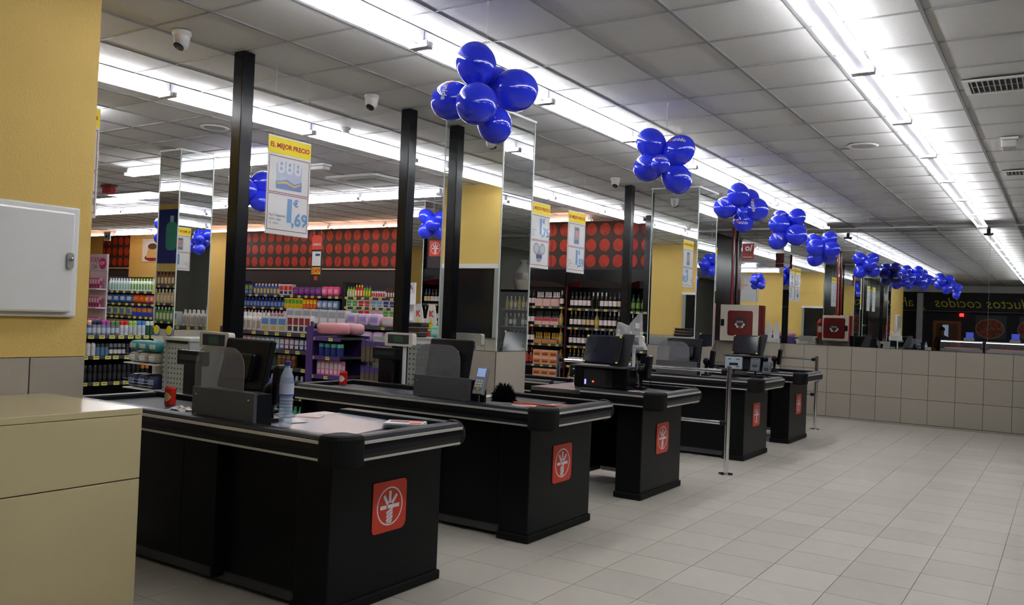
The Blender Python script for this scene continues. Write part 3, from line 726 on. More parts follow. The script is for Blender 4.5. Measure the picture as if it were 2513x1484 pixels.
B().box(-.05, .05, 0, .03, -.05, .05, M('alarm_red', hexc('a81c22'), .4)).obj('box', r, bevel=.004); B().box(-.03, .03, .031, .034, -.025, .025, paper_m).obj('glass_plate', r)
# ------------------------------------------------------------------ balloon clusters
def cam_pt(px, py, depth):
    return Vector((0, 0, CAM_H))+(Fv+Rv*((px-1256.5)/F_PX)-Uv*((py-742)/F_PX))*depth
def balloon(parent, origin, c, r, hub, prints=()):
    """ellipsoid pointing away from the hub; c, hub in world space"""
    d = c-hub
    ax = d.normalized() if d.length > .02 else Vector((0, -.6, -.8)).normalized()
    mx = T(c-origin) @ ax.to_track_quat('Z', 'Y').to_matrix().to_4x4()
    b = B().ball(None, r, bl_m, 26, 18, (1, 1, 1.12), mx)
    o = b.obj('balloon', parent)
    B().lathe([(.012, -.02), (.006, -.008), (.009, .0)], 10, bld_m, mx @ T((0, 0, -r*1.12))).obj('knot', o)
    for (tx, ty, rot, size) in prints:      # direction in camera axes
        n = (-Fv+Rv*tx+Uv*ty).normalized(); t = Uv.cross(n).normalized(); u = n.cross(t)
        t, u = t*math.cos(rot)+u*math.sin(rot), -t*math.sin(rot)+u*math.cos(rot)
        inv = (mx.to_3x3()).inverted()
        def wrap(x, y):
            v = (n+t*(x/r)+u*(y/r)).normalized(); l = inv @ v
            k = 1/math.sqrt(l.x**2+l.y**2+(l.z/1.12)**2); return (c-origin)+v*(r*k*1.006)
        b = B(); vs, fs = text_geo('unide', size, .02, 'CENTER'); b.add([wrap(x, y) for x, y, z in vs], fs, emb_wht)
        s = size*.62; x0 = -size*1.25-s
        g = [(x0+s*i/2, -s/2+s*j/2+size*.05) for j in range(3) for i in range(3)]
        b.add([wrap(*p) for p in g], [(0, 1, 4, 3), (1, 2, 5, 4), (3, 4, 7, 6), (4, 5, 8, 7)], emb_red, True)
        s2 = s*.3; b.add([wrap(x0+s/2+dx*s2, size*.05+dy*s2)+n*.0006 for dx, dy in ((-.4, -1), (.4, -1), (.4, 1), (-.4, 1))], [(0, 1, 2, 3)], emb_wht)
        b.obj('print', o)
def cluster(x, y, z, spec, label, top=True):
    """spec: (dx, dy, r) in metres across the view, dd in depth, prints"""
    org = Vector((x, y, z)); r = empty('balloon_cluster', org, label=label, cat='balloons', group='blue balloon clusters hung from the ceiling')
    for (dx, dy, dd, rad, *pr) in spec:
        c = org+Rv*dx-Uv*dy+Fv*dd
        balloon(r, org, c, rad, org, pr[0] if pr else ())
    B().cyl((0, 0, 0), (0, 0, ZC-z-.007), .0015, paper_m, 5).obj('string', r)
    B().cyl((0, 0, ZC-z-.03), (0, 0, ZC-z-.0072), .006, paper_m, 8).obj('hook', r)
    return r
k1 = 4.66/F_PX
def S(l, k, cx, cy): return [((px-cx)*k, (py-cy)*k, dd, rp*k/1.06, *pr) for (px, py, rp, dd, *pr) in l]
cluster(-2.72, 3.81, 2.75, S([(1166, 157, 53, .0), (1262, 216, 56, .05), (1104, 241, 51, .06, [(-.35, .35, -1.7, .05)]), (1170, 270, 53, -.15), (1212, 308, 45, -.02), (1212, 187, 46, .16)], k1, 1187, 225), 'large cluster of blue balloons hung closest to the camera')
k2 = 6.7/F_PX
cluster(-2.69, 6.26, 2.79, S([(1603, 350, 38, .03), (1668, 371, 39, -.03, [(-.2, .75, -.2, .05)]), (1598, 408, 37, .05), (1666, 437, 38, .03), (1614, 412, 24, -.2, [(.1, .5, -.2, .04)]), (1655, 385, 36, .17)], k2, 1637, 395), 'cluster of blue balloons above the second checkout front')
k3 = 8.86/F_PX
cluster(-2.88, 8.70, 2.74, S([(1808, 481, 28, -.05), (1845, 487, 27, .13), (1781, 511, 28, .02, [(-.3, .75, -.6, .04)]), (1852, 516, 31, .0, [(-.45, .25, -1.4, .06)]), (1825, 545, 26, .03, [(-.3, -.2, -.1, .05)]), (1809, 527, 14, -.17)], k3, 1817, 511), 'cluster of blue balloons with printed lettering, above the barrier')
k4 = 10.2/F_PX
cluster(-2.83, 10.34, 2.70, S([(1913, 548, 25, .0), (1957, 530, 23, .03), (1926, 530, 22, .14, [(0, .6, .3, .04)]), (1912, 585, 24, .02, [(-.2, .3, -.7, .045)]), (1948, 575, 27, -.1), (1966, 560, 22, .12)], k4, 1936, 556), 'cluster of blue balloons above the fourth checkout front')
k5 = 11.65/F_PX
cluster(-2.83, 12.06, 2.60, S([(2003, 592, 21, .08), (2034, 587, 20, -.02), (2000, 608, 23, -.05), (2033, 613, 22, -.1), (2043, 607, 20, .12), (2006, 632, 21, .05), (2034, 628, 19, .02)], k5, 2020, 610), 'cluster of blue balloons above the farthest checkout')
k6 = 13.4/F_PX
cluster(-2.68, 14.28, 2.53, S([(2106, 636, 17, 0), (2138, 636, 16, .02), (2106, 667, 17, -.02), (2138, 664, 17, 0), (2122, 650, 17, -.12), (2122, 650, 17, .14)], k6, 2122, 651), 'cluster of blue balloons just before the big mirror')
ring4 = [(-.11, -.1, 0, .115), (.12, -.08, .02, .115), (-.12, .12, 0, .115), (.11, .13, -.02, .115), (.0, .02, -.13, .11), (.0, 0, .14, .11)]
cluster(-7.45, 6.15, 2.78, ring4, 'cluster of blue balloons half behind the near black ceiling pole')
cluster(-12.75, 8.85, 2.73, ring4, 'cluster of blue balloons beside the first mirrored pillar')
cluster(-8.02, 10.05, 2.86, [(a*.95, b_*.95, c_, d_) for a, b_, c_, d_ in ring4], 'cluster of blue balloons before the pillar deep in the store')
cluster(1.6, 6.5, 2.72, ring4, 'cluster of blue balloons out by the side wall, seen reflected')
# ------------------------------------------------------------------ hanging price signs (they face +x and -x)
def price_sign(y, label, price, swap=False, art='roll', lines=('Papel higienico', 'doble capa', '12 rollos'), x=-4.75):
    w_, h = .40, .70; r = empty('price_sign', (x, y, 2.39), label=label, cat='sign', group='hanging best price signs')
    B().box(-.002, .002, -w_/2, w_/2, -h/2, h/2, paper_m).obj('board', r)
    for s in (1, -1):
        F = T((s*.0026, 0, 0)) @ (FACE_PX if s > 0 else FACE_MX)
        hd = B().box(-w_/2, w_/2, h/2-.125, h/2-.01, 0, .001, prt_yel, F).obj('header', r)
        B().text('EL MEJOR PRECIO', .047, prt_red, F @ T((0, h/2-.068, .0018)), .035).obj('lettering', hd)
        za, zb = (.005+.10, -.24+.075) if not swap else (-.24+.075, .105)
        b = B()
        for zc in (.078, -.19):
            for (x0, x1, z0, z1) in ((-.19, .19, zc+.125, zc+.131), (-.19, .19, zc-.131, zc-.125), (-.19, -.185, zc-.13, zc+.13), (.185, .19, zc-.13, zc+.13)):
                b.box(x0, x1, z0, z1, 0, .0008, prt_mag, F)
        b.obj('frame_print', r)
        zp, zi = (-.19, .078) if not swap else (.078, -.19)
        b = B().text(price[0], .22, prt_blue, F @ T((.015, zp+.01, .0010)), .05); b.text('€', .07, prt_blue, F @ T((.075, zp+.075, .0010)), .04)
        b.text(','+price[1:], .13, prt_blue, F @ T((.035, zp-.045, .0012)), .03, align='LEFT'); b.obj('price', r)
        b = B()
        for k, l in enumerate(lines): b.text(l, .026, prt_dk, F @ T((-.175, zp-.025-.028*k, .0010)), .0, align='LEFT')
        b.obj('caption', r)
        b = B(); Z = T((0, zi, .0012))
        if art == 'roll':
            b.prism(rrect(.24, .20, .04), 0, .0006, C('a9b6cc'), F @ Z)
            b.prism([(-.12, -.10), (.12, -.10), (.12, -.03), (.05, -.055), (-.02, -.03), (-.12, -.05)], .0007, .0012, C('3b6fb0'), F @ Z)
            b.prism([(-.11, -.055), (-.03, -.04), (.05, -.065), (.11, -.04), (.11, -.055), (.05, -.08), (-.03, -.058), (-.11, -.07)], .0013, .0018, C('d0a93c'), F @ Z)
            for i in range(3):
                for j in range(2): b.lathe([(.034, 0), (.034, .0016), (.012, .0017)], 14, C('d6d9e2'), F @ Z @ T((-.078+.078*i, .045+.035*j, .0)), False); b.disc(.013, .002, 10, C('8f97a8'), F @ Z @ T((-.078+.078*i, .045+.035*j, 0)))
        elif art == 'pack':
            b.prism(rrect(.12, .20, .012), 0, .0006, C('7f8c9c'), F @ Z); b.prism(rrect(.06, .06, .02), .0007, .0013, C('d8563c'), F @ Z @ T((0, .01, 0))); b.box(-.05, .05, -.09, -.05, .0007, .0013, C('33507a'), F @ Z); b.box(-.045, .045, .06, .085, .0007, .0013, C('2d3038'), F @ Z)
        else:
            for (dx, dy) in ((-.06, .045), (.06, .045), (0, -.035)): b.disc(.062, .0006+.0005*(dy < 0), 20, C('8a8f94'), F @ Z @ T((dx, dy, 0))); b.disc(.045, .0012+.0005*(dy < 0), 20, C('a8826a') if dy < 0 else C('b4bac0'), F @ Z @ T((dx, dy, 0)))
            b.box(-.055, .055, -.055, -.015, .0020, .0026, C('3f5a9a'), F @ Z)
        b.obj('picture', r)
    B().box(-.0065, .0065, -w_/2-.004, w_/2+.004, -h/2-.004, -h/2+.004, clear_m).obj('sleeve_hem', r)
    for s in (-1, 1):
        B().box(s*.006-.0003, s*.006+.0003, -w_/2-.004, w_/2+.004, -h/2, h/2-.13, clear_m).obj('plastic_sleeve', r)
        B().cyl((0, s*.15, h/2), (0, s*.15, ZC-2.39-.007), .001, paper_m, 5).obj('wire', r)
    return r
price_sign(4.26, 'hanging best price sign showing toilet paper at 1,69', '169')
price_sign(2.88, 'hanging best price sign half hidden by the yellow wall', '275', art='pack', lines=('Cafe molido', 'natural', '250 g'), x=-5.2)
price_sign(7.765, 'hanging best price sign at 1,75 with tins, beside the mirrored pillar', '175', True, 'tin', ('Atun claro', 'aceite', 'pack 3'))
price_sign(8.58, 'hanging best price sign with a grey packet, over the chrome barrier', '159', art='pack', lines=('Arroz', 'redondo', '1 kg'))
price_sign(12.6, 'hanging best price sign with food picture, far behind the last checkout', '120', True, 'tin', ('Anchoas', 'pack 3'))
price_sign(13.05, 'hanging best price sign beside the wine shelves, farthest of all', '130', art='pack', lines=('Pasta', '500 g'))
# ------------------------------------------------------------------ things on the ceiling
def dome_cam(x, y, label):
    r = empty('dome_camera', (x, y, ZC-.007), label=label, cat='camera', group='white dome cameras')
    B().lathe([(.0, 0), (.058, 0), (.060, -.018), (.052, -.03)], 24, white_m).obj('base', r)
    B().lathe([(.052, -.026), (.05, -.06), (.04, -.096), (.027, -.112), (0, -.116)], 24, M('cam_white', (.66, .65, .63), .35)).obj('shell', r)
    B().lathe([(.034, 0), (.034, .006), (.02, .008), (0, .008)], 20, M('lens_black', (.01, .01, .012), .08), T((.012, -.026, -.102)) @ Rx(PI-.55)).obj('lens', r)
dome_cam(-4.78, 3.35, 'white dome camera closest to the yellow wall'); dome_cam(-4.74, 5.08, 'white dome camera before the second ceiling pole'); dome_cam(-4.67, 9.36, 'white dome camera before the farther mirrored pillar')
for (x, y, l) in ((-5.83, 5.90, 'white smoke detector by the second ceiling pole'), (-5.79, 11.9, 'white smoke detector near the apple wall')):
    r = empty('smoke_detector', (x, y, ZC-.007), label=l, cat='detector', group='white smoke detectors')
    B().lathe([(.055, 0), (.055, -.012), (.045, -.02)], 20, white_m).obj('base', r); B().lathe([(.042, -.02), (.04, -.045), (.02, -.05), (0, -.05)], 20, M('cam_white', (.66, .65, .63)), smooth=True).obj('head', r)
for (x, y, l) in ((-7.05, 5.35, 'round ceiling speaker left of the hanging toilet paper sign'), (-1.66, 8.48, 'round ceiling speaker above the open walkway')):
    r = empty('ceiling_speaker', (x, y, ZC-.007), label=l, cat='speaker', group='round ceiling speakers')
    B().lathe([(.0, -.006), (.10, -.008), (.10, -.004)], 28, M('speaker_mesh', (.4, .4, .42), .6)).obj('grille', r); B().lathe([(.10, -.004), (.125, -.012), (.14, -.004), (.14, 0)], 28, white_m).obj('rim', r)
def vent(x, y, w_, d, n, label):
    r = empty('air_vent', (x, y, ZC-.007), label=label, cat='vent', group='ceiling air vents')
    B().box(-w_/2, w_/2, -d/2, d/2, -.004, 0, M('vent_dark', (.03, .03, .032), .7)).obj('backing', r)
    f = B()
    for (a, b_, c_, e) in ((-w_/2, w_/2, -d/2, -d/2+.035), (-w_/2, w_/2, d/2-.035, d/2), (-w_/2, -w_/2+.035, -d/2+.035, d/2-.035), (w_/2-.035, w_/2, -d/2+.035, d/2-.035)): f.box(a, b_, c_, e, -.014, -.004, white_m)
    f.obj('frame', r)
    for i in range(n):
        x0 = -w_/2+.05+(w_-.1)*i/(n-1); B().box(x0-.004, x0+.004, -d/2+.036, d/2-.036, -.012, -.0045, M('vent_slat', (.45, .45, .46), .5)).obj('slat', r)
    B().box(-w_/2+.036, w_/2-.036, -.004, .004, -.010, -.0046, M('vent_slat', (.45, .45, .46), .5)).obj('divider', r)
vent(-.43, 6.70, .44, .40, 11, 'square slatted air vent in the ceiling, the closer one')
vent(-.40, 10.45, .44, .32, 11, 'square slatted air vent in the ceiling, the farther one')
r = empty('emergency_light', (-.47, 8.66, ZC-.007), label='small white emergency light box between the two air vents', cat='light'); B().box(-.07, .07, -.12, .12, -.02, 0, white_m).obj('plate', r); B().box(-.06, .06, -.11, .11, -.085, -.021, M('cam_white', (.66, .65, .63))).obj('housing', r, bevel=.01)
r = empty('emergency_light', (-7.6, 7.3, ZC-.007), label='small white emergency light box behind the toilet paper sign', cat='light'); B().box(-.12, .12, -.07, .07, -.02, 0, white_m).obj('plate', r); B().box(-.11, .11, -.06, .06, -.07, -.021, M('cam_white', (.66, .65, .63))).obj('housing', r, bevel=.01)
r = empty('air_conditioner', (-7.8, 8.45, ZC-.007), label='square ceiling air conditioner cassette amid the sales floor', cat='air conditioner')
B().prism(rrect(.92, .92, .06), -.03, 0, white_m).obj('panel', r); B().box(-.25, .25, -.25, .25, -.036, -.031, grey_m).obj('grille', r)
for s in (-1, 1):
    B().box(-.3, .3, s*.36-.035, s*.36+.035, -.038, -.0305, M('vane', (.5, .5, .5), .4)).obj('louvre', r); B().box(s*.36-.035, s*.36+.035, -.3, .3, -.038, -.0305, M('vane', (.5, .5, .5), .4)).obj('louvre', r)
r = empty('alarm_siren', (-12.2, 7.42, ZC-.007), label='red alarm siren on the ceiling beside the panel lights', cat='alarm'); B().box(-.13, .13, -.06, .06, -.03, 0, dred_m).obj('base', r); B().box(-.11, .11, -.05, .05, -.13, -.031, M('alarm_red', hexc('a81c22'), .4)).obj('housing', r, bevel=.02)
# ------------------------------------------------------------------ apple mural and posters on the back wall
def apple_mat():
    m = bpy.data.materials.new('apple_print'); m.use_nodes = True; nt = m.node_tree; N = nt.nodes.new; Lk = nt.links.new; b = nt.nodes['Principled BSDF']
    tc = N('ShaderNodeTexCoord'); sp = N('ShaderNodeSeparateXYZ'); Lk(tc.outputs['Object'], sp.inputs[0])
    def mt(op, a, b_=None, c_=None):
        n = N('ShaderNodeMath'); n.operation = op
        for i, v in enumerate((a, b_, c_)):
            if v is None: continue
            if isinstance(v, (int, float)): n.inputs[i].default_value = v
            else: Lk(v, n.inputs[i])
        return n.outputs[0]
    gx = mt('DIVIDE', sp.outputs['X'], .27); gz = mt('DIVIDE', mt('SUBTRACT', sp.outputs['Z'], 2.405), .282)
    u = mt('SUBTRACT', mt('FRACT', gx), .5); v = mt('SUBTRACT', mt('FRACT', gz), .5)
    d = mt('SQRT', mt('ADD', mt('POWER', mt('MULTIPLY', u, .27/.104), 2), mt('POWER', mt('MULTIPLY', v, .282/.112), 2)))
    inside = mt('LESS_THAN', d, 1.)
    wn_ = N('ShaderNodeTexWhiteNoise'); wn_.noise_dimensions = '1D'; Lk(mt('FLOOR', gx), wn_.inputs['W'])
    seam = mt('MULTIPLY', mt('GREATER_THAN', wn_.outputs['Value'], .66), mt('LESS_THAN', mt('ABSOLUTE', u), .035))
    stem = mt('LESS_THAN', mt('SQRT', mt('ADD', mt('POWER', u, 2), mt('POWER', mt('ADD', v, .27), 2))), .06)
    dark = mt('MAXIMUM', seam, mt('MULTIPLY', stem, mt('LESS_THAN', wn_.outputs['Value'], .5)))
    ns = N('ShaderNodeTexNoise'); ns.inputs['Scale'].default_value = 14; Lk(tc.outputs['Object'], ns.inputs['Vector'])
    r1 = N('ShaderNodeMix'); r1.data_type = 'RGBA'; Lk(ns.outputs['Fac'], r1.inputs[0]); r1.inputs[6].default_value = (*hexc('7a160e'), 1); r1.inputs[7].default_value = (*hexc('b83222'), 1)
    r2 = N('ShaderNodeMix'); r2.data_type = 'RGBA'; Lk(mt('MULTIPLY', dark, .75), r2.inputs[0]); Lk(r1.outputs[2], r2.inputs[6]); r2.inputs[7].default_value = (.02, .01, .008, 1)
    r3 = N('ShaderNodeMix'); r3.data_type = 'RGBA'; Lk(inside, r3.inputs[0]); r3.inputs[6].default_value = (*hexc('221c1e'), 1); Lk(r2.outputs[2], r3.inputs[7])
    Lk(r3.outputs[2], b.inputs['Base Color']); b.inputs['Roughness'].default_value = .5
    return m
apm = apple_mat()
dark_wall = M('dark_wall_board', hexc('2b2b31'), .6)
for (x0, x1, l) in ((-16.8, -5.905, 'long mural of red apple rows on black above the back shelves'), (-22.3, -21.1, 'short mural of red apples on black far off beside the exit sign')):
    r = empty('apple_mural', (0, 0, 0), label=l, cat='mural', group='red apple murals')
    B().box(x0, x1, YB-.03, YB-.001, 2.39, ZC-.006, apm).obj('printed_board', r)
    B().box(x0, x1, YB-.06, YB-.001, 2.365, 2.388, M('ledge_cream', hexc('d8c8b8'), .5)).obj('ledge', r)
    B().box(x0, x1, YB-.02, YB-.001, 0, 2.363, dark_wall).obj('lower_board', r)
def poster(name, x, z, w_, h, y, label, shapes, back=paper_m, F=FACE_MY, cat='poster'):
    r = empty(name, (x, y, z), label=label, cat=cat); b = B().box(-w_/2, w_/2, -h/2, h/2, 0, .01, back, F).obj('board', r)
    for k, (poly, m) in enumerate(shapes): B().prism(poly, .0105+.001*k, .0115+.001*k, m, F).obj('print', b)
    return r
def ell(cx, cy, a, b_, n=20): return [(cx+a*math.cos(2*PI*i/n), cy+b_*math.sin(2*PI*i/n)) for i in range(n)]
poster('dessert_poster', -20.1, 2.85, .8, .6, YB-.012, 'white poster of a caramel flan on the yellow back wall', [(ell(.05, -.2, .34, .09), C('8a1f2a')), ([(-.22, -.2), (.3, -.2), (.22, .1), (-.14, .1)], C('c8a468')), (ell(.04, .1, .2, .08), C('3a1c12'))])
r = empty('exit_sign', (-19.7, 12.0, 3.06), label='white running man exit sign hung far at the back', cat='sign'); B().box(-.13, .13, -.012, .012, -.11, .11, white_m).obj('panel', r)
b = B().disc(.02, .0, 12, black_m, T((-.02, -.0135, .05)) @ FACE_MY); b.prism([(-.04, .02), (.01, .03), (.05, -.02), (.03, -.03), (.0, 0), (.02, -.08), (-.0, -.08), (-.03, -.02), (-.07, -.06), (-.09, -.05)], 0, .001, black_m, T((0, -.0135, 0)) @ FACE_MY); b.box(.07, .11, -.0145, -.0125, -.09, .09, black_m); b.obj('pictogram', r)
B().cyl((0, 0, .11), (0, 0, ZC-3.06-.007), .002, paper_m, 5).obj('wire', r)
# hanging OFERTA board and emblem board
r = empty('offer_board', (-8.32, 8.0, 2.175), label='hanging black offer board with red top and price 249', cat='sign')
B().prism(rrect(.19, .62, .03, 4), -.006, .006, M('board_black', hexc('241d20'), .5), FACE_MY).obj('board', r)
B().prism(rrect(.19, .19, .04, 4, (1, 1, .05, .05)), .0065, .008, C('d0402c'), T((0, 0, .21)) @ FACE_MY).obj('red_top', r)
B().text('OFERTA', .04, paper_m, T((0, -.009, .18)) @ FACE_MY, .02).obj('lettering', r)
cd_ = B().box(-.08, .08, -.008, -.0065, -.10, .09, paper_m).obj('card', r); B().box(-.02, .06, -.0088, -.0082, .03, .06, C('33407a')).obj('print', cd_)
for k, ch in enumerate('249'):
    t_ = B().box(-.082+.056*k, -.032+.056*k, -.009, -.0066, -.21, -.12, C('e0a820')).obj('price_tile', r); B().text(ch, .085, prt_red, T((-.057+.056*k, -.0095, -.167)) @ FACE_MY, .03).obj('digit', t_)
B().box(-.03, .03, -.0085, -.0066, -.29, -.235, emb_red).obj('small_badge', r)
for s in (-1, 1): B().cyl((s*.07, 0, .31), (s*.07, 0, ZC-2.175-.007), .001, paper_m, 5).obj('wire', r)
r = empty('emblem_board', (-8.12, 10.26, 2.48), label='hanging black board with the red sheaf badge under the deep balloons', cat='sign')
B().box(-.15, .15, -.008, .008, -.28, .24, M('board_black', hexc('241d20'), .5)).obj('board', r); emblem(r, T((0, -.0085, .02)) @ FACE_MY, .24)
for s in (-1, 1): B().cyl((s*.1, 0, .24), (s*.1, 0, ZC-2.48-.007), .001, paper_m, 5).obj('wire', r)
# red promotional boards hung deep in the store
for (x, y, l) in ((-6.9, 11.2, 'dark red hanging promotional board before the wine shelves'), (-8.9, 8.9, 'dark red hanging promotional board over the shelves')):
    pass
# ------------------------------------------------------------------ shelving and products
tag_me = B().box(-.028, .028, -.003, 0, -.016, .016, tag_m).box(-.02, .02, -.0034, -.003, -.004, .008, C('8f8a3a')).mesh('price_tag')
def shelving(name, label, loc, rz, L, depth, levels, H, tag_step=.16, back=shelf_m, side=shelf_m, cat='shelving', rail=rail_m, base=True, sides=(1, 1), group=None, tagw=1., board=True):
    r = empty(name, loc, rz, label=label, cat=cat, group=group)
    if board: B().box(0, L, depth-.02, depth, 0, H, back).obj('back_panel', r)
    for i, x in enumerate((0, L-.02)):
        if sides[i]: B().box(x, x+.02, .0, depth-.021, 0, H, side).obj('side_panel', r)
    for z in levels:
        sh = B().box(.021, L-.021, .004, depth-.021, z-.022, z, shelf_m).obj('shelf', r)
        B().box(.021, L-.021, -.004, .003, z-.040, z+.002, rail).obj('price_rail', sh)
        rr = random.Random(int(z*1000)+int(L*100)); u = .08
        while u < L-.06:
            o = inst(tag_me, 'price_tag', (u, -.0045, z-.022), parent=sh); o.scale = (tagw, 1, tagw); u += tag_step*rr.uniform(.7, 1.3)
    return r
def put(me, loc, rz, u, v, z, name, label, cat, group, turn=0.):
    c_, s_ = math.cos(rz), math.sin(rz)
    return inst(me, name, (loc[0]+c_*u-s_*v, loc[1]+s_*u+c_*v, loc[2]+z), rz+turn, label=label, cat=cat, group=group)
def wine(glass, foil, lab, h=.285, r_=.037, labz=(.05, .14)):
    b = B().lathe([(.0, .002, glass), (r_, 0, glass), (r_, labz[0], glass), (r_, h*.58, glass), (r_*.75, h*.68, glass), (.0145, h*.76, foil), (.0145, h*.985, foil), (0, h, foil)], 12, glass)
    if lab: b.lathe([(r_+.0008, labz[0]), (r_+.0008, labz[1])], 12, lab)
    return b.mesh('wine_bottle')
def aerosol(body, cap, h=.17, r_=.026, band=None, taper=.8):
    b = B().lathe([(0, .001, body), (r_, 0, body), (r_, h*.68, body), (r_*.95, h*.71, cap), (r_*.95, h*.9, cap), (r_*taper, h, cap), (0, h*1.002, cap)], 12, body)
    if band: b.lathe([(r_+.0006, h*.15), (r_+.0006, h*.5)], 12, band)
    return b.mesh('spray_can')
def flask(body, cap, lab, h=.22, wd=.075, dp=.05):
    S_ = Matrix.Diagonal((wd/2, dp/2, 1, 1))
    b = B().lathe([(0, .001, body), (1, 0, body), (1, h*.66, body), (.55, h*.80, cap), (.5, h*.98, cap), (0, h, cap)], 14, body, S_)
    if lab: b.box(-wd*.32, wd*.32, -dp*.5-.001, -dp*.42, h*.12, h*.55, lab)
    return b.mesh('product_bottle')
def carton(body, lab, w_=.11, h=.22, d=.08, lab2=None):
    b = B().box(-w_/2, w_/2, -d/2, d/2, 0, h, body)
    if lab: b.box(-w_*.42, w_*.42, -d/2-.0015, -d/2, h*.45, h*.85, lab)
    if lab2: b.box(-w_*.36, w_*.36, -d/2-.0015, -d/2, h*.1, h*.38, lab2); b.box(w_/2, w_/2+.0015, -d*.4, d*.4, h*.3, h*.7, lab2)
    return b.mesh('product_carton')
def pillow(body, lab, w_=.16, h=.12, d=.1):
    b = B().ball(None, 1, body, 14, 8, mx=T((0, 0, h/2)) @ Matrix.Diagonal((w_/2, d/2, h/2, 1)))
    n0 = len(b.v)
    def sq(v, c, a): return c+math.copysign(abs((v-c)/a)**.45*a, v-c)
    b.v = [(sq(x, 0, w_/2), sq(y, 0, d/2), sq(z, h/2, h/2)) for x, y, z in b.v]
    if lab: b.box(-w_*.3, w_*.3, -d/2-.002, -d/2+.012, h*.3, h*.72, lab)
    return b.mesh('product_pack')
gl_dk = M('wine_glass_dark', (.006, .010, .007), .08, spec=.6); gl_gr = M('wine_glass_green', (.02, .06, .025), .08); gl_gold = M('wine_glass_gold', (.22, .14, .03), .1); gl_pale = M('wine_pale', (.30, .28, .14), .1)
foil_gold = M('foil_gold', hexc('c9992c'), .3, metal=.7); foil_blk = C('141416'); foil_red = C('a02820'); foil_slv = M('foil_silver', (.6, .6, .62), .3, metal=.7); foil_blue = C('2c3a8a')
lab_w = C('d9cfd2', .6); lab_cr = C('c9b48e', .6)
# ---- wine wall
def wine_unit(x0, x1, levels, label):
    L = x1-x0; loc = (x0, 13.0, 0)
    r = shelving('wine_shelf', label, loc, 0, L, .46, levels, 2.07, .17, back=black_m, side=black_m, group='black wine shelves at the back wall')
    arch = [(0, 2.07), (0, 2.36), (L, 2.36), (L, 2.07)]+[(L/2+L/2*.98*math.cos(PI*i/12), 2.07+.10*math.sin(PI*i/12)) for i in range(13)]
    B().prism(arch, 0, .03, black_m, T((0, 0, 0)) @ FACE_MY).obj('arch_board', r)
    B().box(-.012, -.001, -.01, .46, 0, 2.36, dred_m).obj('red_edge', r)
    return loc
UA = wine_unit(-9.2, -7.36, (.02+.33, .68, 1.05, 1.38, 1.71), 'black wine shelf with picture cartons, beside the mirrored pillar')
UB = wine_unit(-7.34, -6.20, (.36, .70, 1.04, 1.36, 1.69), 'black wine shelf with rows of single bottles in the middle')
UC = wine_unit(-6.18, -5.72, (.36, .70, 1.02, 1.34, 1.67), 'narrow black wine shelf at the end by the ceiling pole')
W1 = wine(gl_dk, foil_blk, lab_w); W2 = wine(gl_dk, foil_gold, lab_w); W3 = wine(gl_dk, foil_slv, lab_w); W4 = wine(gl_gold, foil_gold, lab_cr); W5 = wine(gl_dk, foil_blue, lab_cr); W6 = wine(gl_gr, foil_blk, C('6a8a3a')); W7 = wine(gl_dk, foil_red, C('a83228'), labz=(.03, .16)); W8 = wine(gl_dk, foil_slv, None); W9 = wine(gl_pale, foil_gold, C('b8a040')); W10 = wine(gl_dk, foil_red, lab_w)
WN = {m_.name: n_ for m_, n_ in ((W1, 'dark white-labelled bottle'), (W2, 'dark gold-necked bottle'), (W3, 'dark silver-necked bottle'), (W4, 'golden bottle'), (W5, 'dark blue-necked bottle'), (W6, 'green bottle'), (W7, 'red-labelled bottle'), (W8, 'plain dark bottle'), (W9, 'pale gold bottle'), (W10, 'dark red-necked bottle'))}
def wrow(loc, z, u0, seq, pitch, label, group, v=.06):
    u = u0
    for me, n in seq:
        for k in range(n): put(me, loc, 0, u, v, z+.001, 'wine_bottle', WN[me.name]+' '+label, 'bottle', WN[me.name]+'s, '+group); u += pitch
    return u
for z, seq, l in ((1.69, ((W1, 5), (W8, 2), (W3, 2), (W1, 2), (W5, 2)), 'on the top shelf of the middle wine unit'), (1.36, ((W2, 2), (W10, 1), (W5, 3), (W9, 1), (W1, 2), (W3, 2), (W8, 2)), 'on the second shelf of the middle wine unit'), (1.04, ((W10, 2), (W1, 3), (W5, 4), (W8, 4)), 'on the third shelf of the middle wine unit'), (.70, ((W2, 4), (W4, 4), (W1, 5)), 'on the fourth shelf of the middle wine unit'), (.36, ((W4, 6), (W1, 7)), 'on the lowest shelf of the middle wine unit')):
    wrow(UB, z, .075, seq, .083, l, 'bottles in the middle wine unit, shelf %d cm' % int(z*100))
for z, seq, l in ((1.67, ((W6, 3), (W9, 1)), 'on the top shelf of the narrow wine unit'), (1.34, ((W8, 1), (W1, 1), (W7, 2)), 'on the second shelf of the narrow wine unit'), (1.02, ((W1, 2), (W7, 2)), 'on the third shelf of the narrow wine unit'), (.70, ((W6, 2), (W1, 2)), 'on the fourth shelf of the narrow wine unit')):
    wrow(UC, z, .085, seq, .092, l, 'bottles in the narrow wine unit, shelf %d cm' % int(z*100))
for z in (1.71, 1.38, 1.05):
    wrow(UA, z, 1.06, ((W1 if z > 1.2 else W10, 2),), .085, 'beside the cases on the %s wine shelf' % {1.71: 'top', 1.38: 'second', 1.05: 'third'}[z], 'dark bottles beside the wine cases')
    wrow(UA, z, 1.73, ((W3 if z > 1.6 else W9, 1),), .085, 'by the red shelf edge on the %s wine shelf' % {1.71: 'top', 1.38: 'second', 1.05: 'third'}[z], 'bottles by the red shelf edge')
wrow(UA, .68, 1.06, ((W7, 2),), .085, 'beside the picture cartons', 'dark red bottles beside the picture cartons'); wrow(UA, .68, 1.75, ((W4, 1),), .085, 'beside the picture cartons', 'gold bottles beside the picture cartons')
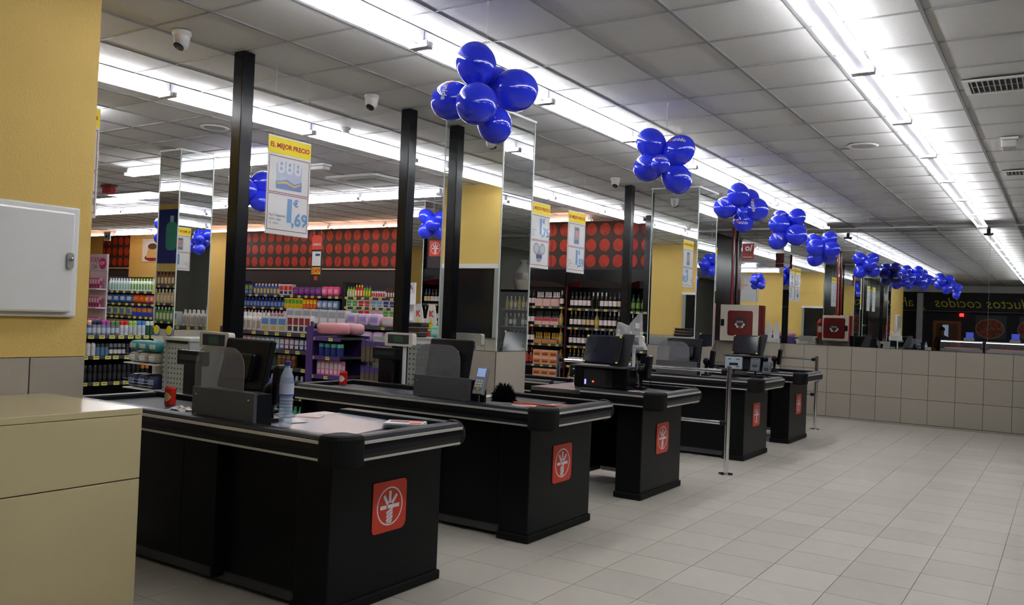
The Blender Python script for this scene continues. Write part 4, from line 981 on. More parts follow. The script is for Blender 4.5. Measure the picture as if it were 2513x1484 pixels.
def case(name, u, z, body, band, bottles, label, group, w_=.155, h=.13, foil=foil_slv):
    r = empty(name, (UA[0]+u, 13.07, z+.001), label=label, cat='wine case', group=group)
    b = B().box(-w_/2, w_/2, -.06, .06, 0, h, body); b.obj('carton', r)
    if band: B().box(-w_/2+.002, w_/2-.002, -.0615, -.0602, h*.55, h*.95, band).obj('printed_band', r)
    for k in range(bottles):
        x = -w_/2+.026+k*(w_-.052)/(bottles-1)
        B().lathe([(.025, h+.0005, gl_dk), (.020, h+.03, foil), (.012, h+.05, foil), (.012, h+.12, foil), (0, h+.122, foil)], 10, gl_dk, T((x, 0, 0))).obj('bottle_neck', r)
    return r
for k in range(3):
    case('wine_case', 1.28+.165*k, 1.71, C('c9aaa6', .6), None, 4, 'pale pink wine case with silver necks on the top shelf', 'pale wine cases')
    case('wine_case', 1.28+.165*k, 1.38, C('cdb6b0', .6), C('b8283a'), 4, 'white wine case with red band on the second shelf', 'red banded wine cases', foil=foil_blk, h=.12)
    case('wine_case', 1.28+.165*k, 1.05, C('b07838', .6), None, 4, 'golden wine case with gold necks on the third shelf', 'golden wine cases', foil=foil_gold, h=.07)
pc = B().box(-.08, .08, -.06, .06, 0, .125, C('d8a890', .6)).box(-.07, .07, -.0615, -.06, .02, .09, C('b06a2c')).box(-.05, .05, -.0625, -.0615, .035, .06, C('6a3a1a')).mesh('picture_carton')
for z in (.68, .35):
    for j in range(2):
        for k in range(3): inst(pc, 'picture_carton', (UA[0]+1.285+.167*k, 13.07, z+.001+j*.15 if j == 0 else z+.128), label='orange picture carton in the %s tier of the %s carton stack' % (('lower', 'upper')[j], {.68: 'higher', .35: 'lower'}[z]), cat='carton', group='orange picture cartons under the wine')
# ---- detergent shelves on the back wall
D1 = (-16.15, 13.0, 0); D2 = (-12.68, 13.0, 0)
shelving('detergent_shelf', 'long dark shelf of blue and purple detergents under the apple mural', D1, 0, 3.45, .46, (.25, .6, .93, 1.22, 1.49, 1.77), 2.08, .26, tagw=1.5)
shelving('toothpaste_shelf', 'dark shelf of toothpaste and bottles at the mural end by the ceiling pole', D2, 0, 1.45, .46, (.25, .55, .85, 1.12, 1.37, 1.57, 1.77), 2.08, .24, tagw=1.5)
def prow(loc, rz, z, u0, seq, v=.07):
    u = u0
    for (me, n, pitch, name, label, cat, group) in seq:
        for k in range(n): put(me, loc, rz, u+pitch/2, v, z+.001, name, label, cat, group); u += pitch
    return u
navy = C('27337a'); blue = C('3355a8'); lblue = C('6f94c4'); purp = C('5a2a74'); pinkc = C('d0508c'); pinkl = C('d79ab0'); yel = C('d8c020'); redc = C('c02a24'); wht = C('c8c8c8'); grn = C('4a9a3a'); lime = C('9ac050'); teal = C('2f9a8a'); org = C('d07a24'); brn = C('5a3420'); blk = C('101014'); crm = C('cfc0a0'); gryc = C('80868c')
prow(D1, 0, 1.77, .04, [
    (carton(navy, C('7a9a40'), .13, .24, .1, lblue), 4, .14, 'detergent_carton', 'navy detergent carton at the start of the top detergent shelf', 'carton', 'navy cartons top shelf'),
    (flask(blue, wht, C('c8b85a'), .25, .10, .07), 8, .11, 'detergent_bottle', 'blue detergent bottle on the top detergent shelf', 'bottle', 'blue bottles top shelf'),
    (carton(wht, redc, .13, .24, .1, navy), 3, .14, 'detergent_carton', 'white and red carton stack on the top detergent shelf', 'carton', 'white red cartons top shelf'),
    (pillow(purp, C('8a4a9a'), .17, .19), 5, .175, 'detergent_pack', 'purple soap pack on the top detergent shelf', 'pack', 'purple packs top shelf'),
    (pillow(pinkc, C('e0a0c0'), .17, .21), 3, .175, 'detergent_pack', 'bright pink soap pack on the top detergent shelf', 'pack', 'pink packs top shelf')])
prow(D1, 0, 1.49, .04, [
    (flask(navy, blue, lblue, .22, .11, .07), 14, .115, 'detergent_bottle', 'navy detergent bottle on the second detergent shelf', 'bottle', 'navy bottles second shelf'),
    (carton(yel, grn, .11, .22, .08, C('c8a820')), 5, .115, 'detergent_carton', 'yellow carton on the second detergent shelf', 'carton', 'yellow cartons second shelf'),
    (carton(redc, yel, .10, .22, .08, org), 4, .105, 'detergent_carton', 'red and yellow carton on the second detergent shelf', 'carton', 'red yellow cartons second shelf'),
    (pillow(lblue, wht, .15, .19), 4, .16, 'detergent_pack', 'light blue pack on the second detergent shelf', 'pack', 'light blue packs second shelf')])
prow(D1, 0, 1.22, .04, [
    (flask(wht, pinkl, pinkc, .2, .10, .07), 14, .115, 'detergent_bottle', 'white and pink bottle on the third detergent shelf', 'bottle', 'white pink bottles third shelf'),
    (carton(pinkl, wht, .15, .2, .08, lblue), 10, .165, 'detergent_carton', 'pale pink carton on the third detergent shelf', 'carton', 'pale cartons third shelf')])
prow(D1, 0, .93, .04, [(flask(lblue, wht, navy, .22, .12, .08), 24, .135, 'detergent_bottle', 'light blue bottle low on the detergent shelf', 'bottle', 'low light blue bottles')])
prow(D2, 0, 1.77, .03, [
    (flask(lime, grn, wht, .22, .07, .05), 3, .075, 'product_bottle', 'lime green spray bottle on the top toothpaste shelf', 'bottle', 'lime bottles'),
    (flask(redc, yel, C('e0d8c0'), .26, .07, .05), 3, .075, 'product_bottle', 'red and yellow tall bottle on the top toothpaste shelf', 'bottle', 'red yellow bottles'),
    (flask(grn, purp, yel, .25, .07, .05), 3, .075, 'product_bottle', 'green bottle with purple cap on the top toothpaste shelf', 'bottle', 'green purple bottles'),
    (flask(wht, navy, redc, .17, .06, .05), 6, .065, 'product_bottle', 'white bottle with navy cap on the top toothpaste shelf', 'bottle', 'white navy bottles'),
    (flask(C('5a1a24'), brn, wht, .2, .06, .05), 5, .065, 'product_bottle', 'dark red bottle at the end of the top toothpaste shelf', 'bottle', 'dark red bottles')])
for z, cs in ((1.57, ((grn, wht), (redc, wht), (lblue, wht), (navy, wht))), (1.37, ((C('4aa070'), wht), (redc, wht), (pinkl, wht), (grn, wht)))):
    sh = {1.57: 'second', 1.37: 'third'}[z]
    prow(D2, 0, z, .04, [(carton(b_, a, .16, .15, .08, a), 2, .17, 'toothpaste_carton', ('%s striped white toothpaste carton on the %s toothpaste shelf' % (nm, sh)), 'carton', '%s cartons %s toothpaste shelf' % (nm, sh)) for (a, b_), nm in zip(cs, ('first pair of', 'second pair of', 'third pair of', 'last pair of'))])
prow(D2, 0, 1.12, .04, [(flask(wht, redc, yel, .2, .09, .06), 14, .098, 'product_bottle', 'white bottle on the lower toothpaste shelf', 'bottle', 'lower white bottles')])
# ---- deodorant gondola (faces +x)
G1 = (-10.2, 5.45, 0)
shelving('deodorant_gondola', 'low dark gondola of deodorant cans seen beside the yellow wall', G1, PI/2, 1.6, .42, (.16, .48, .81, 1.07), 1.22, .13, tagw=1.35)
mk = lambda body, cap, h, **k: aerosol(body, cap, h, **k)
spec = [('peach capped', C('5a6aa8'), C('e0b48c')), ('navy capped', C('8a8f9a'), C('23264a')), ('magenta capped', C('7a86b0'), C('b04a9a')), ('green capped', C('6f7a80'), C('5a8a48')), ('red capped', C('d0d0d0'), C('c8201c')), ('lime capped', C('b8c8a8'), C('a0c860')), ('bright blue capped', C('c8ccd0'), C('2f86d8')), ('white pointed', C('2f5a48'), C('d0d4d2'))]
seq = []
u = .06
for rep in range(2):
    for n_, bd, cp in spec:
        if rep and n_ in ('peach capped', 'navy capped', 'magenta capped', 'green capped'): continue
        k = 2
        seq.append((mk(bd, cp, .185, r_=.029, band=C('b8c0d0') if n_ != 'white pointed' else None, taper=.6), k, .062, 'spray_can', '%s deodorant can on the top deodorant shelf%s' % (n_, ', nearer end' if not rep else ', farther end'), 'spray can', '%s cans top shelf %d' % (n_, rep)))
seq = [q for q in seq if 'nearer' in q[4] and any(w_ in q[4] for w_ in ('red', 'lime', 'bright', 'white'))]+[q for q in seq if not ('nearer' in q[4] and any(w_ in q[4] for w_ in ('red', 'lime', 'bright', 'white')))]
prow(G1, PI/2, 1.07, .03, seq)
prow(G1, PI/2, .81, .45, [(aerosol(wht, C('d8d8d8'), .165, .03, taper=.3), 4, .066, 'deodorant', 'white pointed deodorant on the second shelf', 'bottle', 'white pointed deodorants'), (aerosol(C('5a7a9a'), C('30343c'), .15, .026), 3, .058, 'spray_can', 'grey blue can on the second deodorant shelf', 'spray can', 'grey blue cans'),
    (aerosol(C('24242c'), C('70767e'), .15, .026, band=wht), 4, .058, 'spray_can', 'dark can with pale band on the second deodorant shelf', 'spray can', 'dark banded cans'), (aerosol(C('202436'), C('1a1c28'), .15, .026), 3, .058, 'spray_can', 'midnight blue can on the second deodorant shelf', 'spray can', 'midnight cans'), (aerosol(C('c8c8ca'), C('b8bcc0'), .155, .028), 2, .062, 'spray_can', 'silver white can on the second deodorant shelf', 'spray can', 'silver cans')])
prow(G1, PI/2, .48, .42, [(aerosol(blk, C('24242a'), .21, .027, band=C('2c2c34')), 14, .066, 'spray_can', 'black body spray can on the third deodorant shelf', 'spray can', 'black cans'), (aerosol(blk, org, .21, .027), 2, .066, 'spray_can', 'black can with orange print at the third shelf end', 'spray can', 'black orange cans')])
prow(G1, PI/2, .16, .44, [(aerosol(C('5a4a9a'), c_, .14, .027), 2, .066, 'roll_on', '%s topped roll-on on the lowest deodorant shelf' % n_, 'roll-on', '%s roll-ons' % n_) for n_, c_ in (('peach', C('d8a880')), ('plum', C('7a3a6a')), ('dark green', C('2a5a3a')), ('bright green', C('3aa048')), ('white', wht), ('pale blue', C('b8c8d8')), ('yellow', C('d0c030')), ('teal', teal))])
# dark wallets and pink boxes on top of the gondola
for k in range(5): tag(B().box(-.09, .09, -.07, .07, 0, .02+.01*(k % 2), C('1c1416')).obj('gift_box', loc=(-10.42, 5.75+.2*k, 1.221), bevel=.004), 'flat black gift box number-less in the row on top of the deodorant gondola'.replace(' number-less', ''), 'box', 'black gift boxes on the gondola')
# ---- shelf farther back behind the gondola
G2 = (-15.6, 9.5, 0)
shelving('paper_shelf', 'dark shelf of white bottles and bright packs between the gondola and the pillar', G2, 0, 1.75, .45, (.3, .65, .98, 1.23, 1.47, 1.70), 1.98, .2, tagw=1.3)
prow(G2, 0, 1.70, .03, [(flask(C('c8d4d0'), wht, C('8fb8b0'), .24, .085, .06), 8, .09, 'product_bottle', 'pale bottle on the top paper shelf', 'bottle', 'pale bottles on the paper shelf'), (flask(C('d0d4c8'), lime, C('6aa05a'), .24, .085, .06), 8, .09, 'product_bottle', 'pale bottle with green cap on the top paper shelf', 'bottle', 'green capped bottles on the paper shelf'), (carton(C('c8c060'), wht, .1, .25, .08), 2, .11, 'product_carton', 'yellowish carton at the end of the top paper shelf', 'carton', 'yellowish cartons')])
prow(G2, 0, 1.47, .03, [(pillow(C('3f6ab0'), wht, .2, .17), 4, .21, 'product_pack', 'blue and white pack on the second paper shelf', 'pack', 'blue packs'), (pillow(C('c84a24'), org, .18, .17), 2, .19, 'product_pack', 'orange red pack on the second paper shelf', 'pack', 'orange packs'), (pillow(pinkc, yel, .13, .17), 3, .15, 'product_pack', 'magenta pack at the end of the second paper shelf', 'pack', 'magenta packs')])
prow(G2, 0, 1.23, .03, [(pillow(C('b8b070'), C('3f78b0'), .2, .18), 4, .21, 'product_pack', 'cream and blue pack on the third paper shelf', 'pack', 'cream packs'), (carton(C('3a4ab0'), org, .15, .18, .1), 5, .16, 'product_carton', 'royal blue carton on the third paper shelf', 'carton', 'royal blue cartons')])
prow(G2, 0, .98, .03, [(carton(C('8a8a8a'), redc, .14, .18, .1), 11, .15, 'product_carton', 'grey carton low on the paper shelf', 'carton', 'grey cartons')])
# ---- pink cosmetics stand
r = empty('cosmetics_stand', (-12.25, 7.35, 0), label='white and pink cosmetics stand with round price badge by the yellow wall', cat='display stand')
B().box(-.22, .22, .0, .02, 0, 2.2, C('d0c0c8')).obj('back_board', r)
hb = B().box(-.22, .22, -.012, -.001, 1.95, 2.2, C('c8b4c0')).obj('header', r); b = B().text('VAN', .13, C('c0306a'), T((-.08, -.0135, 2.11)) @ FACE_MY, .01); b.text('CIA', .09, prt_dk, T((-.1, -.0135, 2.01)) @ FACE_MY); b.obj('lettering', hb)
bd = B().lathe([(0, 0), (.085, 0), (.085, .006), (0, .0065)], 24, C('c8266a'), T((.12, -.014, 2.06)) @ FACE_MY).obj('price_badge', r); B().text('9,99', .07, paper_m, T((.12, -.0215, 2.06)) @ FACE_MY, .03).obj('lettering', bd)
for z in (1.1, 1.4, 1.68):
    B().box(-.22, .22, -.16, -.001, z-.015, z, white_m).obj('tray', r)
pk = carton(C('c85a8a'), C('e0c8d0'), .055, .16, .04, C('6a2a4a'))
for z in (1.1, 1.4, 1.68):
    for k in range(6): inst(pk, 'cosmetic_box', (-12.25-.175+.07*k, 7.27, z+.001), label='slim pink cosmetic box on the %s tray of the pink stand' % {1.1: 'lowest', 1.4: 'middle', 1.68: 'top'}[z], cat='box', group='pink cosmetic boxes')
# ---- purple gondola run (faces -y) and purple end unit (faces +x)
P1 = (-8.3, 6.5, 0)
shelving('purple_gondola', 'purple shelving of baby goods behind the first checkout', P1, 0, 1.5, .45, (.22, .55, .86, 1.05, 1.24), 1.27, .2, back=purple_m, side=purple_m, tagw=1.1)
whb = flask(C('cfcac6'), C('d8d4d0'), C('a89a90'), .20, .075, .05)
for j in range(2):
    for k in range(7): put(whb, P1, 0, .07+.085*k, .09+.12*j, 1.275 if j else 1.2415, 'lotion_bottle', 'white lotion bottle in the %s row on the purple shelving' % ('rear' if j else 'front'), 'bottle', 'white lotion bottles row %d' % j) if not j else put(whb, P1, 0, .07+.085*k, .22, 1.2415, 'lotion_bottle', 'white lotion bottle in the rear row on the purple shelving', 'bottle', 'white lotion bottles row 1') if False else put(whb, P1, 0, .07+.085*k, .09+.12*j, 1.2415, 'lotion_bottle', 'white lotion bottle in the %s row on the purple shelving' % ('rear' if j else 'front'), 'bottle', 'white lotion bottles row %d' % j)
prow(P1, 0, 1.2405, .66, [(carton(C('c8ccd0'), C('5a86c0'), .13, .17, .08, C('c8a85a')), 3, .14, 'wipes_carton', 'pale wipes carton with blue and yellow print on the purple shelving', 'carton', 'wipes cartons'), (carton(C('d8d4d4'), C('8a2a3a'), .085, .19, .06, C('3a2a3a')), 4, .09, 'cream_carton', 'white carton with red figure on the purple shelving', 'carton', 'white figure cartons')])
prow(P1, 0, 1.05, .03, [(carton(c_, wht, .07, .13, .05, C('d0d0d8')), 3, .078, 'care_carton', '%s care carton on the second purple shelf' % n_, 'carton', '%s care cartons' % n_) for n_, c_ in (('white red', C('c8a8a8')), ('rose', C('c06080')), ('grey', C('7a8088')), ('sky blue', C('5a9ac8')), ('plum', C('6a3a6a')), ('navy', navy))])
prow(P1, 0, .86, .03, [(aerosol(c_, cp, .13, .034, taper=.9), 4, .075, 'cream_jar', '%s jar on the third purple shelf' % n_, 'jar', '%s jars' % n_) for n_, c_, cp in (('orange', C('c87a30'), C('d8b088')), ('dark red', C('5a1a20'), C('6a3030')), ('bottle green', C('24402c'), C('2a2a2a')), ('brown', C('6a4420'), C('a08060')))])
prow(P1, 0, .55, .03, [(flask(C('6a80c0'), C('c8ccd8'), C('a8b8e0'), .22, .07, .05), 18, .078, 'shampoo_bottle', 'light blue shampoo bottle on the fourth purple shelf', 'bottle', 'blue shampoo bottles')])
prow(P1, 0, .22, .03, [(flask(teal, grn, C('a8d0b8'), .22, .07, .05), 18, .078, 'shampoo_bottle', 'green shampoo bottle on the lowest purple shelf', 'bottle', 'green shampoo bottles')])
PE = (-6.78, 6.44, 0)
shelving('purple_end_unit', 'purple end unit with pink packs on top, by the hanging socks', PE, 0, .50, .42, (.22, .5, .82, 1.02, 1.22), 1.24, .25, back=purple_m, side=purple_m, rail=purple_m, sides=(1, 0))
B().box(-.0, .09, -.02, -.0045, .0, 1.33, purple_m).obj('front_post', bpy.data.objects['purple_end_unit'])
for k, (c_, l, y) in enumerate(((C('c8848c'), 'big pink pack lying at the front of the purple end unit', 6.56), (C('c89098'), 'big pink pack lying at the back of the purple end unit', 6.78))):
    inst(pillow(c_, None, .36, .13, .22), 'diaper_pack', (-6.53, y, 1.2415), label=l, cat='pack', group='pink packs on the end unit')
prow(PE, 0, 1.02, .10, [(aerosol(navy, C('5ab8a0'), .13, .036, taper=.95), 4, .09, 'powder_tin', 'navy tin with mint lid in the purple end unit', 'tin', 'navy mint tins')])
prow(PE, 0, .82, .10, [(carton(C('d87aa8'), wht, .055, .15, .05, C('e8c8d8')), 6, .062, 'pink_carton', 'slim pink and white carton in the purple end unit', 'carton', 'slim pink cartons')])
prow(PE, 0, .5, .10, [(carton(C('a85a7a'), wht, .07, .18, .05), 4, .08, 'pink_carton', 'rose carton low in the purple end unit', 'carton', 'rose cartons')])
# second display table behind with pink and white packs
P2 = (-9.6, 8.6, 0)
shelving('white_goods_shelf', 'low shelf of pink and white packs behind the purple shelving', P2, 0, 3.0, .45, (.3, .7, 1.08, 1.30), 1.32, .3)
prow(P2, 0, 1.30, .05, [(carton(C('c8c4c4'), C('9aa0a8'), .16, .20, .1, C('d8d8d8')), 7, .17, 'tissue_carton', 'white tissue carton on the low shelf behind the purple shelving', 'carton', 'white tissue cartons'), (pillow(C('d0b8d0'), C('9a8ac8'), .2, .17), 3, .21, 'tissue_pack', 'lilac tissue pack on the low shelf behind the purple shelving', 'pack', 'lilac packs'), (pillow(C('d8a8a8'), wht, .26, .14), 3, .27, 'tissue_pack', 'salmon pink tissue pack on the low shelf behind the purple shelving', 'pack', 'salmon packs')])
prow(P2, 0, 1.08, .05, [(pillow(C('b898b8'), C('c8c8d8'), .2, .15), 13, .21, 'tissue_pack', 'mauve pack on the lower level behind the purple shelving', 'pack', 'mauve packs')])
# ---- hanging sock packets on a peg rack
r = empty('sock_rack', (-6.12, 6.62, 0), label='wire peg rack of hanging sock packets beside the purple end unit', cat='rack')
B().box(0, .34, .12, .14, 0, 1.25, C('9aa0a0')).obj('back_panel', r)
for z in (1.2, .93, .66):
    for k in range(5): B().cyl((.04+.065*k, .12, z), (.04+.065*k, -.1, z+.015), .003, chrome_m, 6).obj('peg', r)
sk = B().prism([(-.028, 0), (.028, 0), (.028, -.17), (.012, -.21), (-.028, -.20)], -.012, .012, M('sock_mix', hexc('5a5040'), .6), FACE_MY).box(-.03, .03, -.013, .013, -.05, .005, C('4a3a7a')).mesh('sock_packet')
for z, n_ in ((1.195, 'upper'), (.925, 'middle'), (.655, 'lower')):
    for k in range(5): inst(sk, 'sock_packet', (-6.08+.065*k, 6.56, z), label='purple and tan sock packet hanging in the %s row of the peg rack' % n_, cat='packet', group='hanging sock packets')
# ---- grey metal shelving ends with perforations
def grey_unit(x0, x1, y0, y1, H, label):
    r = empty('grey_shelf_end', (x0, y0, 0), label=label, cat='shelving', group='grey metal shelf ends'); L = x1-x0; d = y1-y0
    B().box(.03, L-.03, .02, .035, .1, H-.06, M('grey_light', hexc('8d938f'), .45)).obj('back_panel', r)
    for x in (0, L-.03): B().box(x, x+.03, 0, d, 0, H-.03, grey_m).obj('upright', r)
    B().box(-.01, L+.01, -.01, d+.01, H-.028, H, M('grey_top', hexc('a8aca6'), .4)).obj('top_board', r); B().box(0, L, 0, d, 0, .09, grey_m).obj('base', r)
    b = B()
    zz = .15
    while zz < H-.1:
        for k in range(int((L-.1)/.05)): b.box(.06+.05*k, .075+.05*k, .0185, .0199, zz, zz+.015, blk)
        for xx in (.008,): b.box(xx, xx+.014, -.0015, -.0001, zz, zz+.022, blk); b.box(L-.022, L-.008, -.0015, -.0001, zz, zz+.022, blk)
        zz += .05
    b.obj('perforations', r)['kind'] = 'stuff'
    return r
grey_unit(-5.75, -4.95, 6.50, 6.92, 1.27, 'grey perforated shelf end with dark trays on top, behind the second checkout')
grey_unit(-7.70, -7.28, 5.35, 5.80, 1.17, 'narrow grey perforated shelf end beside the first checkout monitor')
for k, (c_, l) in enumerate(((C('1a1214'), 'lowest dark tray of the stack on the grey shelf end'), (C('4a1a1c'), 'middle reddish tray of the stack on the grey shelf end'), (C('15151a'), 'topmost black tray of the stack on the grey shelf end'))):
    r = empty('food_tray', (-5.55+.01*k, 6.68, 1.271+.05*k), .1*k, label=l, cat='tray', group='dark trays in a stack')
    B().box(-.13, .13, -.09, .09, 0, .035, c_).obj('tub', r, bevel=.012); B().box(-.14, .14, -.10, .10, .036, .046, M('tray_film', (.12, .10, .10), .1)).obj('lid', r)
inst(pillow(C('48b8a0'), C('b0d8c8'), .2, .12, .14), 'teal_pack', (-5.98, 6.62, 1.2515) if False else (-5.2, 6.7, 1.2715), label='mint green pack lying on the grey shelf end', cat='pack')
# ---- wire rack with towels beside the first pillar
r = empty('towel_rack', (-8.30, 5.30, 0), label='wire rack of folded teal and beige towels beside the deodorants', cat='rack')
B().box(0, .52, .34, .36, 0, 1.15, white_m).obj('back_panel', r)
for z in (.35, .62, .88):
    B().box(0, .52, .0, .34, z-.012, z, M('wire_white', (.6, .6, .6), .4)).obj('wire_shelf', r)
    for k in range(3): B().cyl((0, .0, z+.03+.03*k), (.52, .0, z+.03+.03*k), .003, chrome_m, 6).obj('wire', r)
tw = pillow(C('2f7a80'), C('a8b8b0'), .15, .11, .24); tw2 = pillow(C('8f8a78'), wht, .15, .11, .24); tw3 = pillow(C('20284a'), C('6a78a8'), .15, .14, .24)
for k in range(3):
    inst(tw, 'towel', (-8.22+.17*k, 5.46, 1.0), label='folded teal towel on the wire rack', cat='towel', group='teal towels'); inst(tw2, 'towel', (-8.22+.17*k, 5.46, .8805), label='folded beige towel on the wire rack', cat='towel', group='beige towels')
    inst(tw3, 'towel_pack', (-8.22+.17*k, 5.46, .6205), label='navy pack in the middle of the wire rack', cat='pack', group='navy packs upper'); inst(tw3, 'towel_pack', (-8.22+.17*k, 5.46, .3505), label='navy pack at the bottom of the wire rack', cat='pack', group='navy packs lower')
for k in range(2):
    o = B().lathe([(0, 0), (.055, 0), (.055, .008), (0, .009)], 20, C('3a6ac0'), FACE_MY); o.lathe([(0, .0085), (.05, .009), (0, .0095)], 20, yel, T((0, 0, .012)) @ FACE_MY)
    tag(o.obj('promo_disc', loc=(-8.23+.22*k, 5.63, 1.21)), 'round yellow and blue promotional disc above the towel rack', 'sign', 'promotional discs'); B().cyl((-8.23+.22*k, 5.632, 1.14), (-8.23+.22*k, 5.632, 1.17), .004, white_m, 6).obj('stick', bpy.data.objects['promo_disc'+('' if k == 0 else '.001')], loc=(8.23-.22*k, -5.63, -1.21))
# ---- cardboard bottle display and slim white stand
r = empty('bottle_display', (-6.45, 8.0, 0), label='cardboard display shaped like two white bottles behind the second pole', cat='display stand')
B().box(-.2, .2, .0, .3, 0, 1.2, C('c8c8c8')).obj('carton_base', r)
for s in (-1, 1):
    P_ = [(-.075, 0), (.075, 0), (.08, .2), (.06, .33), (.03, .42), (-.03, .42), (-.06, .33), (-.08, .2)]
    o = B().prism(P_, 0, .015, C('d0d0ce'), T((s*.1, 0, 1.2)) @ FACE_MY).obj('bottle_board', r); B().prism([(-.06, .1), (.06, .1), (.0, .26)], .0155, .017, yel, T((s*.1, 0, 1.2)) @ FACE_MY).obj('print', o); B().box(s*.1-.07, s*.1+.07, -.0175, -.0155, 1.21, 1.30, C('b82a2a')).obj('red_panel', o)
    b = B().text('K', .1, redc, T((s*.1, -.018, 1.50)) @ FACE_MY, .04); b.obj('lettering', o)
r = empty('slim_stand', (-6.85, 8.05, 0), label='slim white cosmetics stand with pink header, far behind the second pole', cat='display stand'); B().box(-.1, .1, .1, .12, 0, 1.88, white_m).obj('back_board', r)
for z in (1.2, 1.42, 1.62): B().box(-.1, .1, -.05, .099, z-.012, z, white_m).obj('tray', r)
B().box(-.1, .1, .088, .099, 1.75, 1.88, C('d0d0d4')).obj('header', r); B().text('VA', .09, C('c0306a'), T((.02, .0865, 1.815)) @ FACE_MY, .02).obj('lettering', r)
# ---- shelf against the yellow wall, seen in the first pillar's mirror
G3 = (-12.0, 3.10, 0)
shelving('bottle_shelf', 'dark shelf of brown and white bottles against the yellow wall, seen reflected', G3, PI, 1.6, .45, (.4, .8, 1.2, 1.5, 1.8), 2.05, .2)
for z, a, c_ in ((1.8, 'brown', C('7a4a1c')), (1.5, 'tan and white', C('b89a70')), (1.2, 'green', C('4a8a4a'))):
    prow(G3, PI, z, .03, [(flask(c_, brn if a == 'brown' else wht, crm, .24, .09, .06), 16, .096, 'product_bottle', '%s bottle on the shelf against the yellow wall' % a, 'bottle', '%s bottles by the yellow wall' % a)])
poster('soap_poster', -13.25, 2.68, 1.7, .95, 2.63, 'tall blue poster of a soap bottle on the yellow wall, seen reflected', [(rrect(.32, .5, .1), C('3a8a7a')), ([(-.05, .25), (.05, .25), (.05, .36), (-.05, .36)], C('8ab0a0'))], C('16266a'), FACE_PY)
# ------------------------------------------------------------------ deli behind the camera (seen in the far mirror)
hd = empty('deli_header', (0, YD+.35, 0), label='black header board with yellow lettering over the deli, seen reflected', cat='sign')
B().box(-6.5, XR-.02, -.02, 0, 2.31, 3.0, M('header_black', hexc('1a1a1d'), .5)).obj('board', hd); B().box(-6.5, XR-.02, -.05, .03, 3.0, ZC-.007, white_m).obj('white_soffit', hd); B().box(-6.5, XR-.02, -.02, .012, 2.29, 2.308, grey_m).obj('lower_edge', hd)
B().text('Productos cocidos', .50, M('letter_yellow', hexc('dccf38'), .5), T((-4.15, .003, 2.60)) @ FACE_PY, .0, align='RIGHT', shear=.25).obj('lettering', hd)
B().text('y ahumados', .50, M('letter_yellow', hexc('dccf38'), .5), T((-4.5, .003, 2.60)) @ FACE_PY, .0, align='LEFT', shear=.25).obj('lettering', hd)
def pizza_mat():
    m = bpy.data.materials.new('pizza_print'); m.use_nodes = True; nt = m.node_tree; b = nt.nodes['Principled BSDF']
    tc = nt.nodes.new('ShaderNodeTexCoord'); v = nt.nodes.new('ShaderNodeTexVoronoi'); v.inputs['Scale'].default_value = 16; nt.links.new(tc.outputs['Object'], v.inputs['Vector'])
    r = nt.nodes.new('ShaderNodeValToRGB'); e = r.color_ramp.elements; e[0].color = (*hexc('8a2a14'), 1); e[1].color = (*hexc('c8b070'), 1); e.new(.35).color = (*hexc('c05a20'), 1); e.new(.6).color = (*hexc('5a6a24'), 1); e.new(.75).color = (*hexc('b8301c'), 1)
    r.color_ramp.interpolation = 'CONSTANT'; sp = nt.nodes.new('ShaderNodeSeparateColor'); nt.links.new(v.outputs['Color'], sp.inputs[0]); nt.links.new(sp.outputs[0], r.inputs[0]); nt.links.new(r.outputs[0], b.inputs['Base Color']); return m
pzm = pizza_mat()
poster('pizza_poster', -2.35, 1.76, 1.0, .86, YD+.002, 'big pizza photograph on the dark deli wall, seen reflected', [(ell(.03, -.05, .47, .37), C('b08a58')), (ell(.03, -.05, .43, .335), pzm)], C('4a4a58'), FACE_PY)
poster('pizza_poster', -.95, 1.76, 1.0, .86, YD+.002, 'second pizza photograph at the mirror edge, seen reflected', [(ell(.1, -.05, .47, .37), C('b08a58')), (ell(.1, -.05, .43, .335), pzm)], C('4a4a58'), FACE_PY)
dr = struct(B().box(-4.25, -3.3, YD+.001, YD+.05, 0, 1.95, wood_o).obj('door_1')); B().box(-4.12, -3.42, YD+.051, YD+.06, .1, 1.85, M('wood_panel', hexc('6a4426'), .5)).obj('door_panel', dr); B().box(-3.92, -3.72, YD+.061, YD+.068, 1.2, 1.8, M('door_pane', hexc('8f9cb8'), .2, emit=.4, ecol=hexc('8f9cb8'))).obj('pane', dr)
tag(B().box(-4.75, -4.55, YD+.4, YD+.6, 0, 2.95, M('post_white', (.7, .66, .7), .5)).obj('deli_post', bevel=.01), 'white upright post at the deli end, seen reflected', 'post')
r = empty('alarm_lamp', (-3.3, YD+.001, 2.18), label='glowing red alarm lamp on the deli wall, seen reflected', cat='alarm'); B().box(-.07, .07, 0, .06, -.06, .06, M('red_glow', (1, .05, .05), .4, emit=2.5, ecol=(1, .03, .03))).obj('lens', r); B().box(-.08, .08, 0, .012, -.07, .07, dred_m).obj('base', r)
